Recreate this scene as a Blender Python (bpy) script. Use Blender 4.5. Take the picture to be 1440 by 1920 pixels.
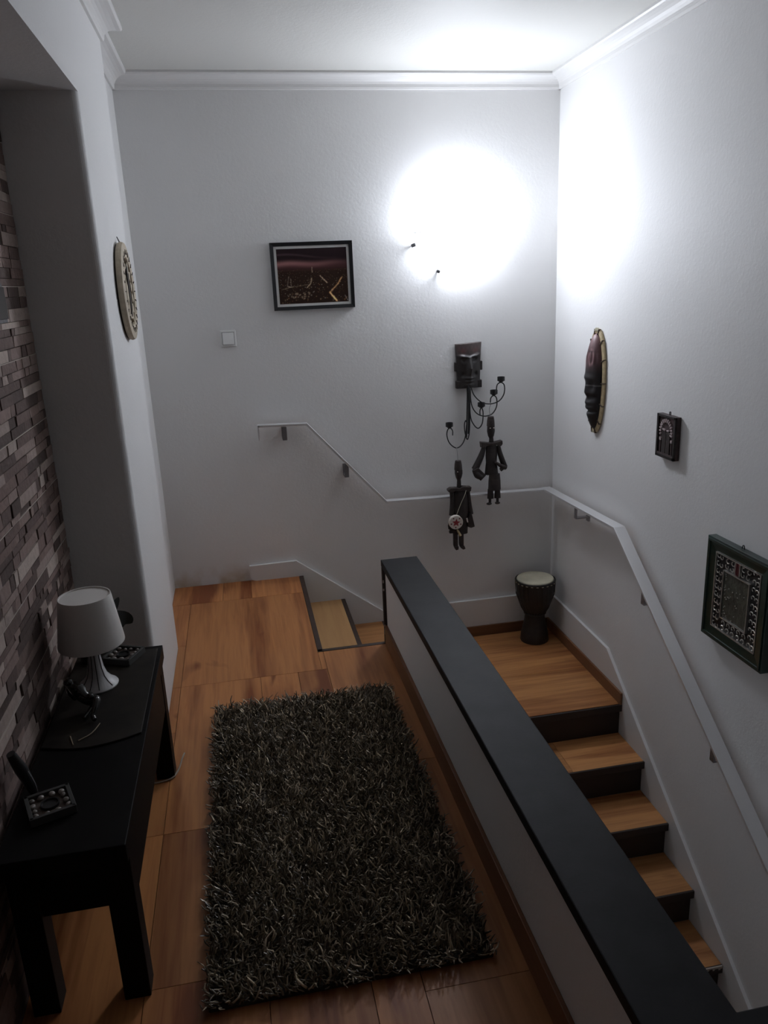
import bpy, bmesh, math, random
import numpy as np
from mathutils import Vector, Matrix
random.seed(7)
S = bpy.context.scene
COL = S.collection
for o in list(bpy.data.objects):
    bpy.data.objects.remove(o, do_unlink=True)

# ------------------------------------------------------------------ camera
cam_d = bpy.data.cameras.new('camera')
cam = bpy.data.objects.new('camera', cam_d)
COL.objects.link(cam)
cam_d.sensor_fit = 'VERTICAL'
cam_d.sensor_height = 36.0
cam_d.lens = 1459.56 / 1920 * 36.0
cam_d.clip_start = 0.02
_r = Vector((0.981206, -0.188419, -0.041637))
_u = Vector((0.092791, 0.271528, 0.957947))
_w = Vector((0.169190, 0.943807, -0.283908))
cam.matrix_world = Matrix(((_r.x, _u.x, -_w.x, 0), (_r.y, _u.y, -_w.y, 0), (_r.z, _u.z, -_w.z, 1.6), (0, 0, 0, 1)))
S.camera = cam

# ------------------------------------------------------------------ world, light, exposure
W = bpy.data.worlds.new('world')
S.world = W
W.use_nodes = True
W.node_tree.nodes['Background'].inputs[0].default_value = (1.0, 0.85, 0.75, 1)
W.node_tree.nodes['Background'].inputs[1].default_value = 0.004
LAMP_STRENGTH = 104.0
LAMP_COLOR = (0.90, 0.955, 1.06, 1)
S.view_settings.view_transform = 'Standard'
S.view_settings.look = 'None'
S.view_settings.exposure = 0.0
S.view_settings.gamma = 1.0
S.view_settings.use_curve_mapping = False


# ------------------------------------------------------------------ materials
def new_mat(name):
    m = bpy.data.materials.new(name)
    m.use_nodes = True
    nt = m.node_tree
    b = nt.nodes['Principled BSDF']
    return m, nt, b


def N(nt, typ, **kw):
    n = nt.nodes.new(typ)
    for k, v in kw.items():
        setattr(n, k, v)
    return n


def simple(name, col, rough=0.6, metal=0.0, noise=0.0, nscale=30.0, bump=0.0, bscale=80.0, spec=0.5, coat=0.0):
    m, nt, b = new_mat(name)
    b.inputs['Roughness'].default_value = rough
    b.inputs['Metallic'].default_value = metal
    b.inputs['Specular IOR Level'].default_value = spec
    b.inputs['Coat Weight'].default_value = coat
    g = N(nt, 'ShaderNodeNewGeometry')
    if noise > 0:
        t = N(nt, 'ShaderNodeTexNoise')
        t.inputs['Scale'].default_value = nscale
        t.inputs['Detail'].default_value = 4
        nt.links.new(g.outputs['Position'], t.inputs['Vector'])
        r = N(nt, 'ShaderNodeValToRGB')
        r.color_ramp.elements[0].position = 0.3
        r.color_ramp.elements[1].position = 0.7
        r.color_ramp.elements[0].color = tuple(c * (1 - noise) for c in col) + (1,)
        r.color_ramp.elements[1].color = tuple(min(1, c * (1 + noise)) for c in col) + (1,)
        nt.links.new(t.outputs['Fac'], r.inputs['Fac'])
        nt.links.new(r.outputs['Color'], b.inputs['Base Color'])
    else:
        b.inputs['Base Color'].default_value = tuple(col) + (1,)
    if bump > 0:
        t2 = N(nt, 'ShaderNodeTexNoise')
        t2.inputs['Scale'].default_value = bscale
        t2.inputs['Detail'].default_value = 5
        nt.links.new(g.outputs['Position'], t2.inputs['Vector'])
        bp = N(nt, 'ShaderNodeBump')
        bp.inputs['Strength'].default_value = bump
        bp.inputs['Distance'].default_value = 0.004
        nt.links.new(t2.outputs['Fac'], bp.inputs['Height'])
        nt.links.new(bp.outputs['Normal'], b.inputs['Normal'])
    return m


def plaster(name, col, stain=False):
    m, nt, b = new_mat(name)
    b.inputs['Roughness'].default_value = 0.62
    b.inputs['Specular IOR Level'].default_value = 0.3
    g = N(nt, 'ShaderNodeNewGeometry')
    t = N(nt, 'ShaderNodeTexNoise')
    t.inputs['Scale'].default_value = 70
    t.inputs['Detail'].default_value = 6
    t.inputs['Roughness'].default_value = 0.6
    nt.links.new(g.outputs['Position'], t.inputs['Vector'])
    bp = N(nt, 'ShaderNodeBump')
    bp.inputs['Strength'].default_value = 0.22
    bp.inputs['Distance'].default_value = 0.004
    nt.links.new(t.outputs['Fac'], bp.inputs['Height'])
    nt.links.new(bp.outputs['Normal'], b.inputs['Normal'])
    t2 = N(nt, 'ShaderNodeTexNoise')
    t2.inputs['Scale'].default_value = 2.3
    t2.inputs['Detail'].default_value = 3
    nt.links.new(g.outputs['Position'], t2.inputs['Vector'])
    r = N(nt, 'ShaderNodeValToRGB')
    r.color_ramp.elements[0].color = tuple(c * 0.96 for c in col) + (1,)
    r.color_ramp.elements[1].color = tuple(col) + (1,)
    nt.links.new(t2.outputs['Fac'], r.inputs['Fac'])
    out = r.outputs['Color']
    if stain:
        # bare stained plaster where the skirting board is missing, at the foot of the wall
        sp = N(nt, 'ShaderNodeSeparateXYZ')
        nt.links.new(g.outputs['Position'], sp.inputs[0])
        t3 = N(nt, 'ShaderNodeTexNoise')
        t3.inputs['Scale'].default_value = 7
        t3.inputs['Detail'].default_value = 6
        nt.links.new(g.outputs['Position'], t3.inputs['Vector'])
        mr = N(nt, 'ShaderNodeMapRange')
        mr.inputs['From Min'].default_value = 0.12
        mr.inputs['From Max'].default_value = 0.0
        nt.links.new(sp.outputs['Z'], mr.inputs['Value'])
        mx = N(nt, 'ShaderNodeMapRange')
        mx.inputs['From Min'].default_value = 0.03
        mx.inputs['From Max'].default_value = -0.05
        nt.links.new(sp.outputs['X'], mx.inputs['Value'])
        mn = N(nt, 'ShaderNodeMapRange')
        mn.inputs['From Min'].default_value = 0.42
        mn.inputs['From Max'].default_value = 0.60
        nt.links.new(t3.outputs['Fac'], mn.inputs['Value'])
        a1 = N(nt, 'ShaderNodeMath', operation='MULTIPLY')
        nt.links.new(mr.outputs[0], a1.inputs[0])
        nt.links.new(mx.outputs[0], a1.inputs[1])
        a2 = N(nt, 'ShaderNodeMath', operation='MULTIPLY')
        nt.links.new(a1.outputs[0], a2.inputs[0])
        nt.links.new(mn.outputs[0], a2.inputs[1])
        a3 = N(nt, 'ShaderNodeMath', operation='MULTIPLY')
        a3.use_clamp = True
        nt.links.new(a2.outputs[0], a3.inputs[0])
        a3.inputs[1].default_value = 0.7
        mix = N(nt, 'ShaderNodeMix', data_type='RGBA')
        nt.links.new(a3.outputs[0], mix.inputs['Factor'])
        nt.links.new(out, mix.inputs['A'])
        mix.inputs['B'].default_value = (0.42, 0.29, 0.14, 1)
        out = mix.outputs['Result']
    nt.links.new(out, b.inputs['Base Color'])
    return m


def wood(name, base, dark, axis='Y', rough=0.42, knots=True, amount=1.0):
    m, nt, b = new_mat(name)
    b.inputs['Roughness'].default_value = rough
    b.inputs['Specular IOR Level'].default_value = 0.35
    g = N(nt, 'ShaderNodeNewGeometry')
    oi = N(nt, 'ShaderNodeObjectInfo')
    off = N(nt, 'ShaderNodeMath', operation='MULTIPLY')
    nt.links.new(oi.outputs['Random'], off.inputs[0])
    off.inputs[1].default_value = 37.0
    cb = N(nt, 'ShaderNodeCombineXYZ')
    for i in range(3):
        nt.links.new(off.outputs[0], cb.inputs[i])
    ad = N(nt, 'ShaderNodeVectorMath', operation='ADD')
    nt.links.new(g.outputs['Position'], ad.inputs[0])
    nt.links.new(cb.outputs[0], ad.inputs[1])

    def streak(sc_across, sc_along, detail):
        mp = N(nt, 'ShaderNodeMapping')
        s = [sc_across, sc_across, sc_across]
        s['XYZ'.index(axis)] = sc_along
        mp.inputs['Scale'].default_value = s
        nt.links.new(ad.outputs[0], mp.inputs['Vector'])
        t = N(nt, 'ShaderNodeTexNoise')
        t.inputs['Scale'].default_value = 1.0
        t.inputs['Detail'].default_value = detail
        t.inputs['Distortion'].default_value = 0.6
        nt.links.new(mp.outputs[0], t.inputs['Vector'])
        return t
    t1 = streak(9, 0.9, 3)
    t2 = streak(60, 3.0, 4)
    r1 = N(nt, 'ShaderNodeMapRange')
    r1.inputs['From Min'].default_value = 0.45
    r1.inputs['From Max'].default_value = 0.75
    nt.links.new(t1.outputs['Fac'], r1.inputs['Value'])
    r2 = N(nt, 'ShaderNodeMapRange')
    r2.inputs['From Min'].default_value = 0.4
    r2.inputs['From Max'].default_value = 0.8
    r2.inputs['To Max'].default_value = 0.45
    nt.links.new(t2.outputs['Fac'], r2.inputs['Value'])
    sm = N(nt, 'ShaderNodeMath', operation='ADD')
    nt.links.new(r1.outputs[0], sm.inputs[0])
    nt.links.new(r2.outputs[0], sm.inputs[1])
    src = sm.outputs[0]
    if knots:
        t3 = streak(7, 3.0, 2)
        r3 = N(nt, 'ShaderNodeMapRange')
        r3.inputs['From Min'].default_value = 0.68
        r3.inputs['From Max'].default_value = 0.8
        nt.links.new(t3.outputs['Fac'], r3.inputs['Value'])
        s3 = N(nt, 'ShaderNodeMath', operation='ADD')
        nt.links.new(src, s3.inputs[0])
        nt.links.new(r3.outputs[0], s3.inputs[1])
        src = s3.outputs[0]
    am = N(nt, 'ShaderNodeMath', operation='MULTIPLY')
    am.use_clamp = True
    nt.links.new(src, am.inputs[0])
    am.inputs[1].default_value = amount * 0.7
    mix = N(nt, 'ShaderNodeMix', data_type='RGBA')
    nt.links.new(am.outputs[0], mix.inputs['Factor'])
    mix.inputs['A'].default_value = tuple(base) + (1,)
    mix.inputs['B'].default_value = tuple(dark) + (1,)
    # every board a little lighter or darker
    mr = N(nt, 'ShaderNodeMapRange')
    mr.inputs['To Min'].default_value = 0.82
    mr.inputs['To Max'].default_value = 1.12
    nt.links.new(oi.outputs['Random'], mr.inputs['Value'])
    vm = N(nt, 'ShaderNodeVectorMath', operation='SCALE')
    nt.links.new(mix.outputs['Result'], vm.inputs[0])
    nt.links.new(mr.outputs[0], vm.inputs['Scale'])
    nt.links.new(vm.outputs[0], b.inputs['Base Color'])
    return m


def stone_mat():
    m, nt, b = new_mat('split_stone')
    b.inputs['Roughness'].default_value = 0.85
    oi = N(nt, 'ShaderNodeObjectInfo')
    g = N(nt, 'ShaderNodeNewGeometry')
    ad = N(nt, 'ShaderNodeMath', operation='ADD')
    nt.links.new(oi.outputs['Random'], ad.inputs[0])
    nt.links.new(g.outputs['Random Per Island'], ad.inputs[1])
    fr = N(nt, 'ShaderNodeMath', operation='FRACT')
    nt.links.new(ad.outputs[0], fr.inputs[0])
    r = N(nt, 'ShaderNodeValToRGB')
    e = r.color_ramp.elements
    e[0].position, e[0].color = 0.0, (0.075, 0.050, 0.042, 1)
    e[1].position, e[1].color = 1.0, (0.47, 0.385, 0.335, 1)
    for p_, c_ in ((0.3, (0.12, 0.080, 0.068, 1)), (0.55, (0.20, 0.135, 0.117, 1)), (0.75, (0.27, 0.195, 0.170, 1)), (0.9, (0.36, 0.285, 0.250, 1))):
        k = e.new(p_)
        k.color = c_
    nt.links.new(fr.outputs[0], r.inputs['Fac'])
    t = N(nt, 'ShaderNodeTexNoise')
    t.inputs['Scale'].default_value = 45
    t.inputs['Detail'].default_value = 6
    nt.links.new(g.outputs['Position'], t.inputs['Vector'])
    mr = N(nt, 'ShaderNodeMapRange')
    mr.inputs['To Min'].default_value = 0.7
    mr.inputs['To Max'].default_value = 1.3
    nt.links.new(t.outputs['Fac'], mr.inputs['Value'])
    vm = N(nt, 'ShaderNodeVectorMath', operation='SCALE')
    nt.links.new(r.outputs['Color'], vm.inputs[0])
    nt.links.new(mr.outputs[0], vm.inputs['Scale'])
    nt.links.new(vm.outputs[0], b.inputs['Base Color'])
    bp = N(nt, 'ShaderNodeBump')
    bp.inputs['Strength'].default_value = 0.5
    bp.inputs['Distance'].default_value = 0.006
    nt.links.new(t.outputs['Fac'], bp.inputs['Height'])
    nt.links.new(bp.outputs['Normal'], b.inputs['Normal'])
    return m


def pile_mat():
    m, nt, b = new_mat('shaggy_pile')
    b.inputs['Roughness'].default_value = 0.38
    b.inputs['Specular IOR Level'].default_value = 0.6
    g = N(nt, 'ShaderNodeNewGeometry')
    r = N(nt, 'ShaderNodeValToRGB')
    e = r.color_ramp.elements
    e[0].position, e[0].color = 0.0, (0.085, 0.064, 0.042, 1)
    e[1].position, e[1].color = 1.0, (0.85, 0.70, 0.50, 1)
    for p_, c_ in ((0.5, (0.17, 0.132, 0.088, 1)), (0.8, (0.42, 0.335, 0.23, 1))):
        k = e.new(p_)
        k.color = c_
    nt.links.new(g.outputs['Random Per Island'], r.inputs['Fac'])
    nt.links.new(r.outputs['Color'], b.inputs['Base Color'])
    return m


def attr_mat(name, rough=0.5, coat=0.0, gain=1.0):
    m, nt, b = new_mat(name)
    b.inputs['Roughness'].default_value = rough
    b.inputs['Coat Weight'].default_value = coat
    a = N(nt, 'ShaderNodeAttribute')
    a.attribute_name = 'paint'
    nt.links.new(a.outputs['Color'], b.inputs['Base Color'])
    return m


def emit(name, col, strength):
    m = bpy.data.materials.new(name)
    m.use_nodes = True
    nt = m.node_tree
    nt.nodes.clear()
    o = N(nt, 'ShaderNodeOutputMaterial')
    e = N(nt, 'ShaderNodeEmission')
    e.inputs[0].default_value = col
    e.inputs[1].default_value = strength
    nt.links.new(e.outputs[0], o.inputs[0])
    return m


def opal_glass(name, clear, scatter):
    """lamp glass: lets part of the light straight through, spreads part of it, holds back the rest"""
    m = bpy.data.materials.new(name)
    m.use_nodes = True
    nt = m.node_tree
    nt.nodes.clear()
    o = N(nt, 'ShaderNodeOutputMaterial')
    tr = N(nt, 'ShaderNodeBsdfTransparent')
    tr.inputs[0].default_value = (clear, clear, clear, 1)
    tl_ = N(nt, 'ShaderNodeBsdfTranslucent')
    tl_.inputs[0].default_value = (scatter, scatter, scatter, 1)
    mx = N(nt, 'ShaderNodeAddShader')
    nt.links.new(tr.outputs[0], mx.inputs[0])
    nt.links.new(tl_.outputs[0], mx.inputs[1])
    nt.links.new(mx.outputs[0], o.inputs[0])
    return m


M = dict(
    wall=plaster('white_wall_paint', (0.80, 0.795, 0.79)),
    wall_back=plaster('white_wall_paint_stained', (0.80, 0.795, 0.79), True),
    ceiling=plaster('ceiling_paint', (0.68, 0.675, 0.645)),
    trim=simple('white_trim', (0.74, 0.73, 0.72), 0.45),
    floor=wood('beech_laminate', (0.52, 0.220, 0.078), (0.22, 0.062, 0.018), 'Y', amount=1.5),
    tread=wood('beech_laminate_across', (0.56, 0.265, 0.100), (0.22, 0.066, 0.020), 'X', amount=1.5),
    pale=wood('pale_tread', (0.60, 0.34, 0.145), (0.42, 0.21, 0.08), 'Y', knots=False),
    sub=simple('dark_joint', (0.10, 0.05, 0.025), 0.9),
    nosing=simple('dark_brown_nosing', (0.035, 0.018, 0.012), 0.5, noise=0.3),
    riser=simple('dark_riser', (0.022, 0.013, 0.010), 0.55),
    brown=wood('brown_skirting', (0.21, 0.095, 0.045), (0.11, 0.045, 0.02), 'Y', knots=False),
    brownx=wood('brown_skirting_x', (0.21, 0.095, 0.045), (0.11, 0.045, 0.02), 'X', knots=False),
    cap=simple('black_brown_cap', (0.015, 0.0145, 0.0155), 0.55, noise=0.3, nscale=9, bump=0.08, bscale=120, spec=0.11),
    trim_dark=simple('dark_end_board', (0.030, 0.020, 0.017), 0.5),
    chip=simple('bare_chip', (0.45, 0.40, 0.36), 0.8),
    steel=simple('brushed_steel', (0.86, 0.86, 0.87), 0.48, 0.9),
    steel_dull=simple('dull_steel', (0.36, 0.35, 0.36), 0.4, 0.9),
    black=simple('black_veneer', (0.0045, 0.004, 0.0038), 0.5, noise=0.25, nscale=15, spec=0.10),
    iron=simple('black_iron', (0.012, 0.012, 0.013), 0.45),
    darkwood=simple('ebony_wood', (0.020, 0.014, 0.013), 0.5, noise=0.4, nscale=40, bump=0.3, bscale=150),
    darkwood2=simple('brown_carved_wood', (0.036, 0.026, 0.024), 0.55, noise=0.4, nscale=35, bump=0.3, bscale=120),
    stone=stone_mat(),
    grout=simple('panel_joint', (0.50, 0.43, 0.38), 0.9),
    mortar=simple('stone_backing', (0.10, 0.075, 0.065), 0.95),
    pile=pile_mat(),
    rugback=simple('rug_backing', (0.035, 0.030, 0.024), 0.95),
    shade=simple('lamp_shade_plastic', (0.72, 0.69, 0.66), 0.6),
    lampbase=simple('lamp_base_plastic', (0.66, 0.65, 0.65), 0.25),
    slot=simple('dark_slot', (0.02, 0.018, 0.017), 0.7),
    gloss=simple('black_glaze', (0.010, 0.010, 0.010), 0.12, coat=1.0),
    slate=simple('dark_slate', (0.016, 0.013, 0.010), 0.5, noise=0.5, nscale=12, spec=0.2),
    tray=simple('dark_grey_box', (0.05, 0.048, 0.045), 0.6),
    pebble=simple('pebble', (0.26, 0.23, 0.21), 0.35, noise=0.4, nscale=60),
    leaf=simple('dark_leaf', (0.012, 0.014, 0.011), 0.4),
    twig=simple('dry_twig', (0.28, 0.21, 0.14), 0.7),
    cable=simple('beige_cable', (0.48, 0.42, 0.34), 0.5),
    skin=simple('drum_skin', (0.62, 0.58, 0.44), 0.7, noise=0.12, nscale=14),
    rope=simple('pale_rope', (0.50, 0.47, 0.36), 0.8),
    drumbody=simple('drum_body', (0.018, 0.015, 0.014), 0.55, noise=0.4, nscale=30),
    bamboo=simple('bamboo', (0.50, 0.40, 0.24), 0.5, noise=0.2, nscale=50),
    binding=simple('dark_binding', (0.06, 0.04, 0.03), 0.8),
    cream=simple('cream_paint', (0.70, 0.64, 0.58), 0.6),
    red=simple('dull_red_paint', (0.30, 0.030, 0.035), 0.6),
    darkred=simple('dark_red_paint', (0.13, 0.018, 0.022), 0.6),
    frame=simple('black_frame', (0.010, 0.010, 0.012), 0.4),
    mat=simple('picture_mount', (0.66, 0.65, 0.63), 0.8),
    plastic=simple('switch_plastic', (0.88, 0.88, 0.87), 0.35),
    green=simple('dark_green_lacquer', (0.005, 0.024, 0.016), 0.3, noise=0.3, nscale=10, coat=0.3),
    silver=simple('silver_filigree', (0.58, 0.56, 0.52), 0.35, 0.8),
    greenpanel=simple('embossed_dark_panel', (0.055, 0.058, 0.045), 0.3, noise=0.5, nscale=25, bump=0.9, bscale=60),
    plaque=simple('brown_plaque', (0.060, 0.036, 0.036), 0.55, noise=0.3, nscale=40),
    plaque_pale=simple('pale_carving', (0.42, 0.34, 0.34), 0.6),
    disc=simple('pale_carved_wood', (0.46, 0.39, 0.29), 0.65, noise=0.15, nscale=40),
    disc_dark=simple('dark_recess', (0.030, 0.022, 0.017), 0.8),  # shade of carved hollows put into the colour; also a dark picture panel
    paint=attr_mat('painted_carving', 0.45),
    print=attr_mat('glossy_print', 0.25),
    glow=emit('lit_opal_glass', LAMP_COLOR, LAMP_STRENGTH),
    glass=opal_glass('opal_lamp_glass', 0.68, 0.15),
)


# ------------------------------------------------------------------ geometry helpers
class MB:
    def __init__(self):
        self.bm = bmesh.new()

    def box(self, x0, x1, y0, y1, z0, z1):
        vs = [self.bm.verts.new(c) for c in ((x0, y0, z0), (x1, y0, z0), (x1, y1, z0), (x0, y1, z0), (x0, y0, z1), (x1, y0, z1), (x1, y1, z1), (x0, y1, z1))]
        for f in ((0, 3, 2, 1), (4, 5, 6, 7), (0, 1, 5, 4), (1, 2, 6, 5), (2, 3, 7, 6), (3, 0, 4, 7)):
            self.bm.faces.new([vs[i] for i in f])
        return self

    def obox(self, c, ax, ay, az):
        c, ax, ay, az = Vector(c), Vector(ax), Vector(ay), Vector(az)
        vs = [self.bm.verts.new(c + sx * ax + sy * ay + sz * az) for sz in (-1, 1) for sx, sy in ((-1, -1), (1, -1), (1, 1), (-1, 1))]
        for f in ((0, 3, 2, 1), (4, 5, 6, 7), (0, 1, 5, 4), (1, 2, 6, 5), (2, 3, 7, 6), (3, 0, 4, 7)):
            self.bm.faces.new([vs[i] for i in f])
        return self

    def prism(self, pts, axis, a, b):
        """polygon in the plane across axis, extruded from a to b; pts in (Y,Z), (X,Z) or (X,Y)"""
        def P(p, t):
            return {'X': (t, p[0], p[1]), 'Y': (p[0], t, p[1]), 'Z': (p[0], p[1], t)}[axis]
        v0 = [self.bm.verts.new(P(p, a)) for p in pts]
        v1 = [self.bm.verts.new(P(p, b)) for p in pts]
        n = len(pts)
        f0 = self.bm.faces.new(v0)
        f1 = self.bm.faces.new(v1[::-1])
        for i in range(n):
            self.bm.faces.new((v0[i], v1[i], v1[(i + 1) % n], v0[(i + 1) % n]))
        self.bm.normal_update()
        bmesh.ops.triangulate(self.bm, faces=[f for f in (f0, f1) if len(f.verts) > 4])
        return self

    def ribbon(self, pts, th, axis, a, b):
        """bar of thickness th along a 2D polyline, mitred, extruded across from a to b"""
        n = len(pts)
        up, dn = [], []
        for i in range(n):
            p = Vector(pts[i])
            ds = []
            if i > 0:
                ds.append((p - Vector(pts[i - 1])).normalized())
            if i < n - 1:
                ds.append((Vector(pts[i + 1]) - p).normalized())
            d = sum(ds, Vector((0, 0))).normalized()
            nn = Vector((-d.y, d.x))
            k = 1.0 / max(0.35, nn.dot(Vector((-ds[0].y, ds[0].x))))
            up.append(p + nn * th / 2 * k)
            dn.append(p - nn * th / 2 * k)

        def P(p, t):
            return {'X': (t, p[0], p[1]), 'Y': (p[0], t, p[1]), 'Z': (p[0], p[1], t)}[axis]
        rows = []
        for i in range(n):
            rows.append([self.bm.verts.new(q) for q in (P(up[i], a), P(up[i], b), P(dn[i], b), P(dn[i], a))])
        for i in range(n - 1):
            for k in range(4):
                self.bm.faces.new((rows[i][k], rows[i][(k + 1) % 4], rows[i + 1][(k + 1) % 4], rows[i + 1][k]))
        self.bm.faces.new(rows[0][::-1])
        self.bm.faces.new(rows[-1])
        return self

    def tube(self, pts, r, seg=8, closed=False, smooth=1):
        pts = [Vector(p) for p in pts]
        if smooth > 1 and len(pts) > 2:
            pts = spline(pts, smooth, closed)
        n = len(pts)
        rr = r if hasattr(r, '__len__') else [r] * n
        if len(rr) != n:
            src = rr
            rr = [src[0] + (src[-1] - src[0]) * i / (n - 1) if len(src) == 2 else np.interp(i / (n - 1), np.linspace(0, 1, len(src)), src) for i in range(n)]
        rings = []
        up = None
        for i in range(n):
            a = pts[(i - 1) % n] if closed else pts[max(0, i - 1)]
            b = pts[(i + 1) % n] if closed else pts[min(n - 1, i + 1)]
            d = (b - a)
            d = d.normalized() if d.length > 1e-9 else Vector((0, 0, 1))
            if up is None:
                up = d.orthogonal().normalized()
            up = (up - d * up.dot(d))
            up = up.normalized() if up.length > 1e-6 else d.orthogonal().normalized()
            s = d.cross(up)
            rings.append([self.bm.verts.new(pts[i] + (up * math.cos(2 * math.pi * k / seg) + s * math.sin(2 * math.pi * k / seg)) * rr[i]) for k in range(seg)])
        m = n if closed else n - 1
        for i in range(m):
            A, B = rings[i], rings[(i + 1) % n]
            for k in range(seg):
                self.bm.faces.new((A[k], A[(k + 1) % seg], B[(k + 1) % seg], B[k]))
        if not closed:
            self.bm.faces.new(rings[0][::-1])
            self.bm.faces.new(rings[-1])
        return self

    def lathe(self, prof, c, seg=32, axis=(0, 0, 1), sx=1.0, sy=1.0):
        """profile of (radius, height) about an axis through c"""
        az = Vector(axis).normalized()
        ax = Vector((1, 0, 0)) if abs(az.x) < 0.9 else Vector((0, 1, 0))
        ax = (ax - az * ax.dot(az)).normalized()
        ay = az.cross(ax)
        c = Vector(c)
        rings = []
        for r, h in prof:
            if r < 1e-6:
                rings.append([self.bm.verts.new(c + az * h)])
            else:
                rings.append([self.bm.verts.new(c + az * h + ax * (r * sx * math.cos(2 * math.pi * k / seg)) + ay * (r * sy * math.sin(2 * math.pi * k / seg))) for k in range(seg)])
        for A, B in zip(rings[:-1], rings[1:]):
            for k in range(seg):
                k2 = (k + 1) % seg
                if len(A) == 1 and len(B) == 1:
                    continue
                if len(A) == 1:
                    self.bm.faces.new((A[0], B[k2], B[k]))
                elif len(B) == 1:
                    self.bm.faces.new((A[k], A[k2], B[0]))
                else:
                    self.bm.faces.new((A[k], A[k2], B[k2], B[k]))
        return self

    def ell(self, c, rx, ry, rz, seg=16, rings=10, rot=None):
        c = Vector(c)
        R = rot if rot is not None else Matrix.Identity(3)
        grid = []
        for i in range(rings + 1):
            th = math.pi * i / rings
            if i in (0, rings):
                grid.append([self.bm.verts.new(c + R @ Vector((0, 0, rz * math.cos(th))))])
            else:
                grid.append([self.bm.verts.new(c + R @ Vector((rx * math.sin(th) * math.cos(2 * math.pi * k / seg), ry * math.sin(th) * math.sin(2 * math.pi * k / seg), rz * math.cos(th)))) for k in range(seg)])
        for A, B in zip(grid[:-1], grid[1:]):
            for k in range(seg):
                k2 = (k + 1) % seg
                if len(A) == 1:
                    self.bm.faces.new((A[0], B[k], B[k2]))
                elif len(B) == 1:
                    self.bm.faces.new((A[k], B[0], A[k2]))
                else:
                    self.bm.faces.new((A[k], B[k], B[k2], A[k2]))
        return self

    def build(self, name, mat, parent=None, bevel=0.0, smooth=False, bseg=2):
        bm = self.bm
        bmesh.ops.recalc_face_normals(bm, faces=bm.faces)
        if bevel > 0:
            es = [e for e in bm.edges if len(e.link_faces) == 2 and e.calc_face_angle(0) > 0.5]
            bmesh.ops.bevel(bm, geom=es, offset=bevel, segments=bseg, affect='EDGES', profile=0.5)
        me = bpy.data.meshes.new(name)
        bm.to_mesh(me)
        bm.free()
        me.materials.append(M[mat])
        if smooth:
            me.polygons.foreach_set('use_smooth', [True] * len(me.polygons))
            try:
                me.set_sharp_from_angle(angle=math.radians(42))
            except Exception:
                pass
        return link(name, me, parent)


def link(name, me, parent=None):
    o = bpy.data.objects.new(name, me)
    COL.objects.link(o)
    if parent is not None:
        o.parent = parent
        w = Vector((0, 0, 0))
        p = parent
        while p is not None:
            w += p.location
            p = p.parent
        if me is not None and w.length > 0:
            me.transform(Matrix.Translation(-w))
    return o


def spline(pts, k, closed=False):
    n = len(pts)
    out = []
    m = n if closed else n - 1
    for i in range(m):
        if closed:
            p0, p1, p2, p3 = pts[(i - 1) % n], pts[i], pts[(i + 1) % n], pts[(i + 2) % n]
        else:
            p0, p1, p2, p3 = pts[max(0, i - 1)], pts[i], pts[i + 1], pts[min(n - 1, i + 2)]
        for j in range(k):
            t = j / k
            out.append(0.5 * ((2 * p1) + (-p0 + p2) * t + (2 * p0 - 5 * p1 + 4 * p2 - p3) * t * t + (-p0 + 3 * p1 - 3 * p2 + p3) * t ** 3))
    if not closed:
        out.append(pts[-1])
    return out


def thing(name, loc, label, cat, group=None):
    o = bpy.data.objects.new(name, None)
    COL.objects.link(o)
    o.location = loc
    o.empty_display_size = 0.05
    o['label'] = label
    o['category'] = cat
    if group:
        o['group'] = group
    return o


def tag(o, label, cat, group=None):
    o['label'] = label
    o['category'] = cat
    if group:
        o['group'] = group
    return o


def struct(o):
    o['kind'] = 'structure'
    return o


def grid_mesh(name, mat, parent, nu, nv, fn, colfn=None, thick=None):
    """surface fn(u,v)->xyz on a grid, with an optional per-corner colour colfn(u,v)"""
    U, V = np.meshgrid(np.linspace(0, 1, nu), np.linspace(0, 1, nv))
    U, V = U.ravel(), V.ravel()
    co = np.array(fn(U, V)).T
    faces = []
    for j in range(nv - 1):
        for i in range(nu - 1):
            a = j * nu + i
            faces.append((a, a + 1, a + 1 + nu, a + nu))
    co = co.tolist()
    if thick is not None:       # close the back with a rim and a flat back
        back = np.array(thick(U, V)).T.tolist()
        n0 = len(co)
        co += back
        bd = [i for i in range(nu)] + [j * nu + nu - 1 for j in range(1, nv)] + [(nv - 1) * nu + i for i in range(nu - 2, -1, -1)] + [j * nu for j in range(nv - 2, 0, -1)]
        for k in range(len(bd)):
            a, b = bd[k], bd[(k + 1) % len(bd)]
            faces.append((b, a, a + n0, b + n0))
        for j in range(nv - 1):
            for i in range(nu - 1):
                a = j * nu + i + n0
                faces.append((a, a + nu, a + 1 + nu, a + 1))
    me = bpy.data.meshes.new(name)
    me.from_pydata(co, [], faces)
    if colfn is not None:
        c = np.array(colfn(U, V)).T
        c = np.concatenate([c, np.ones((len(c), 1))], 1)
        if thick is not None:
            c = np.concatenate([c, c * 0.6], 0)
        at = me.color_attributes.new('paint', 'FLOAT_COLOR', 'POINT')
        at.data.foreach_set('color', c.astype(np.float32).ravel())
    me.materials.append(M[mat])
    me.polygons.foreach_set('use_smooth', [True] * len(me.polygons))
    me.update()
    return link(name, me, parent)


UNIT = {}


def unit_box(key, mat, bev=0.0):
    """a shared unit cube, centred, for planks and the like"""
    if (key, mat) not in UNIT:
        bm = bmesh.new()
        bmesh.ops.create_cube(bm, size=1.0)
        me = bpy.data.meshes.new(key)
        bm.to_mesh(me)
        bm.free()
        me.materials.append(M[mat])
        UNIT[(key, mat)] = me
    return UNIT[(key, mat)]


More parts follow.
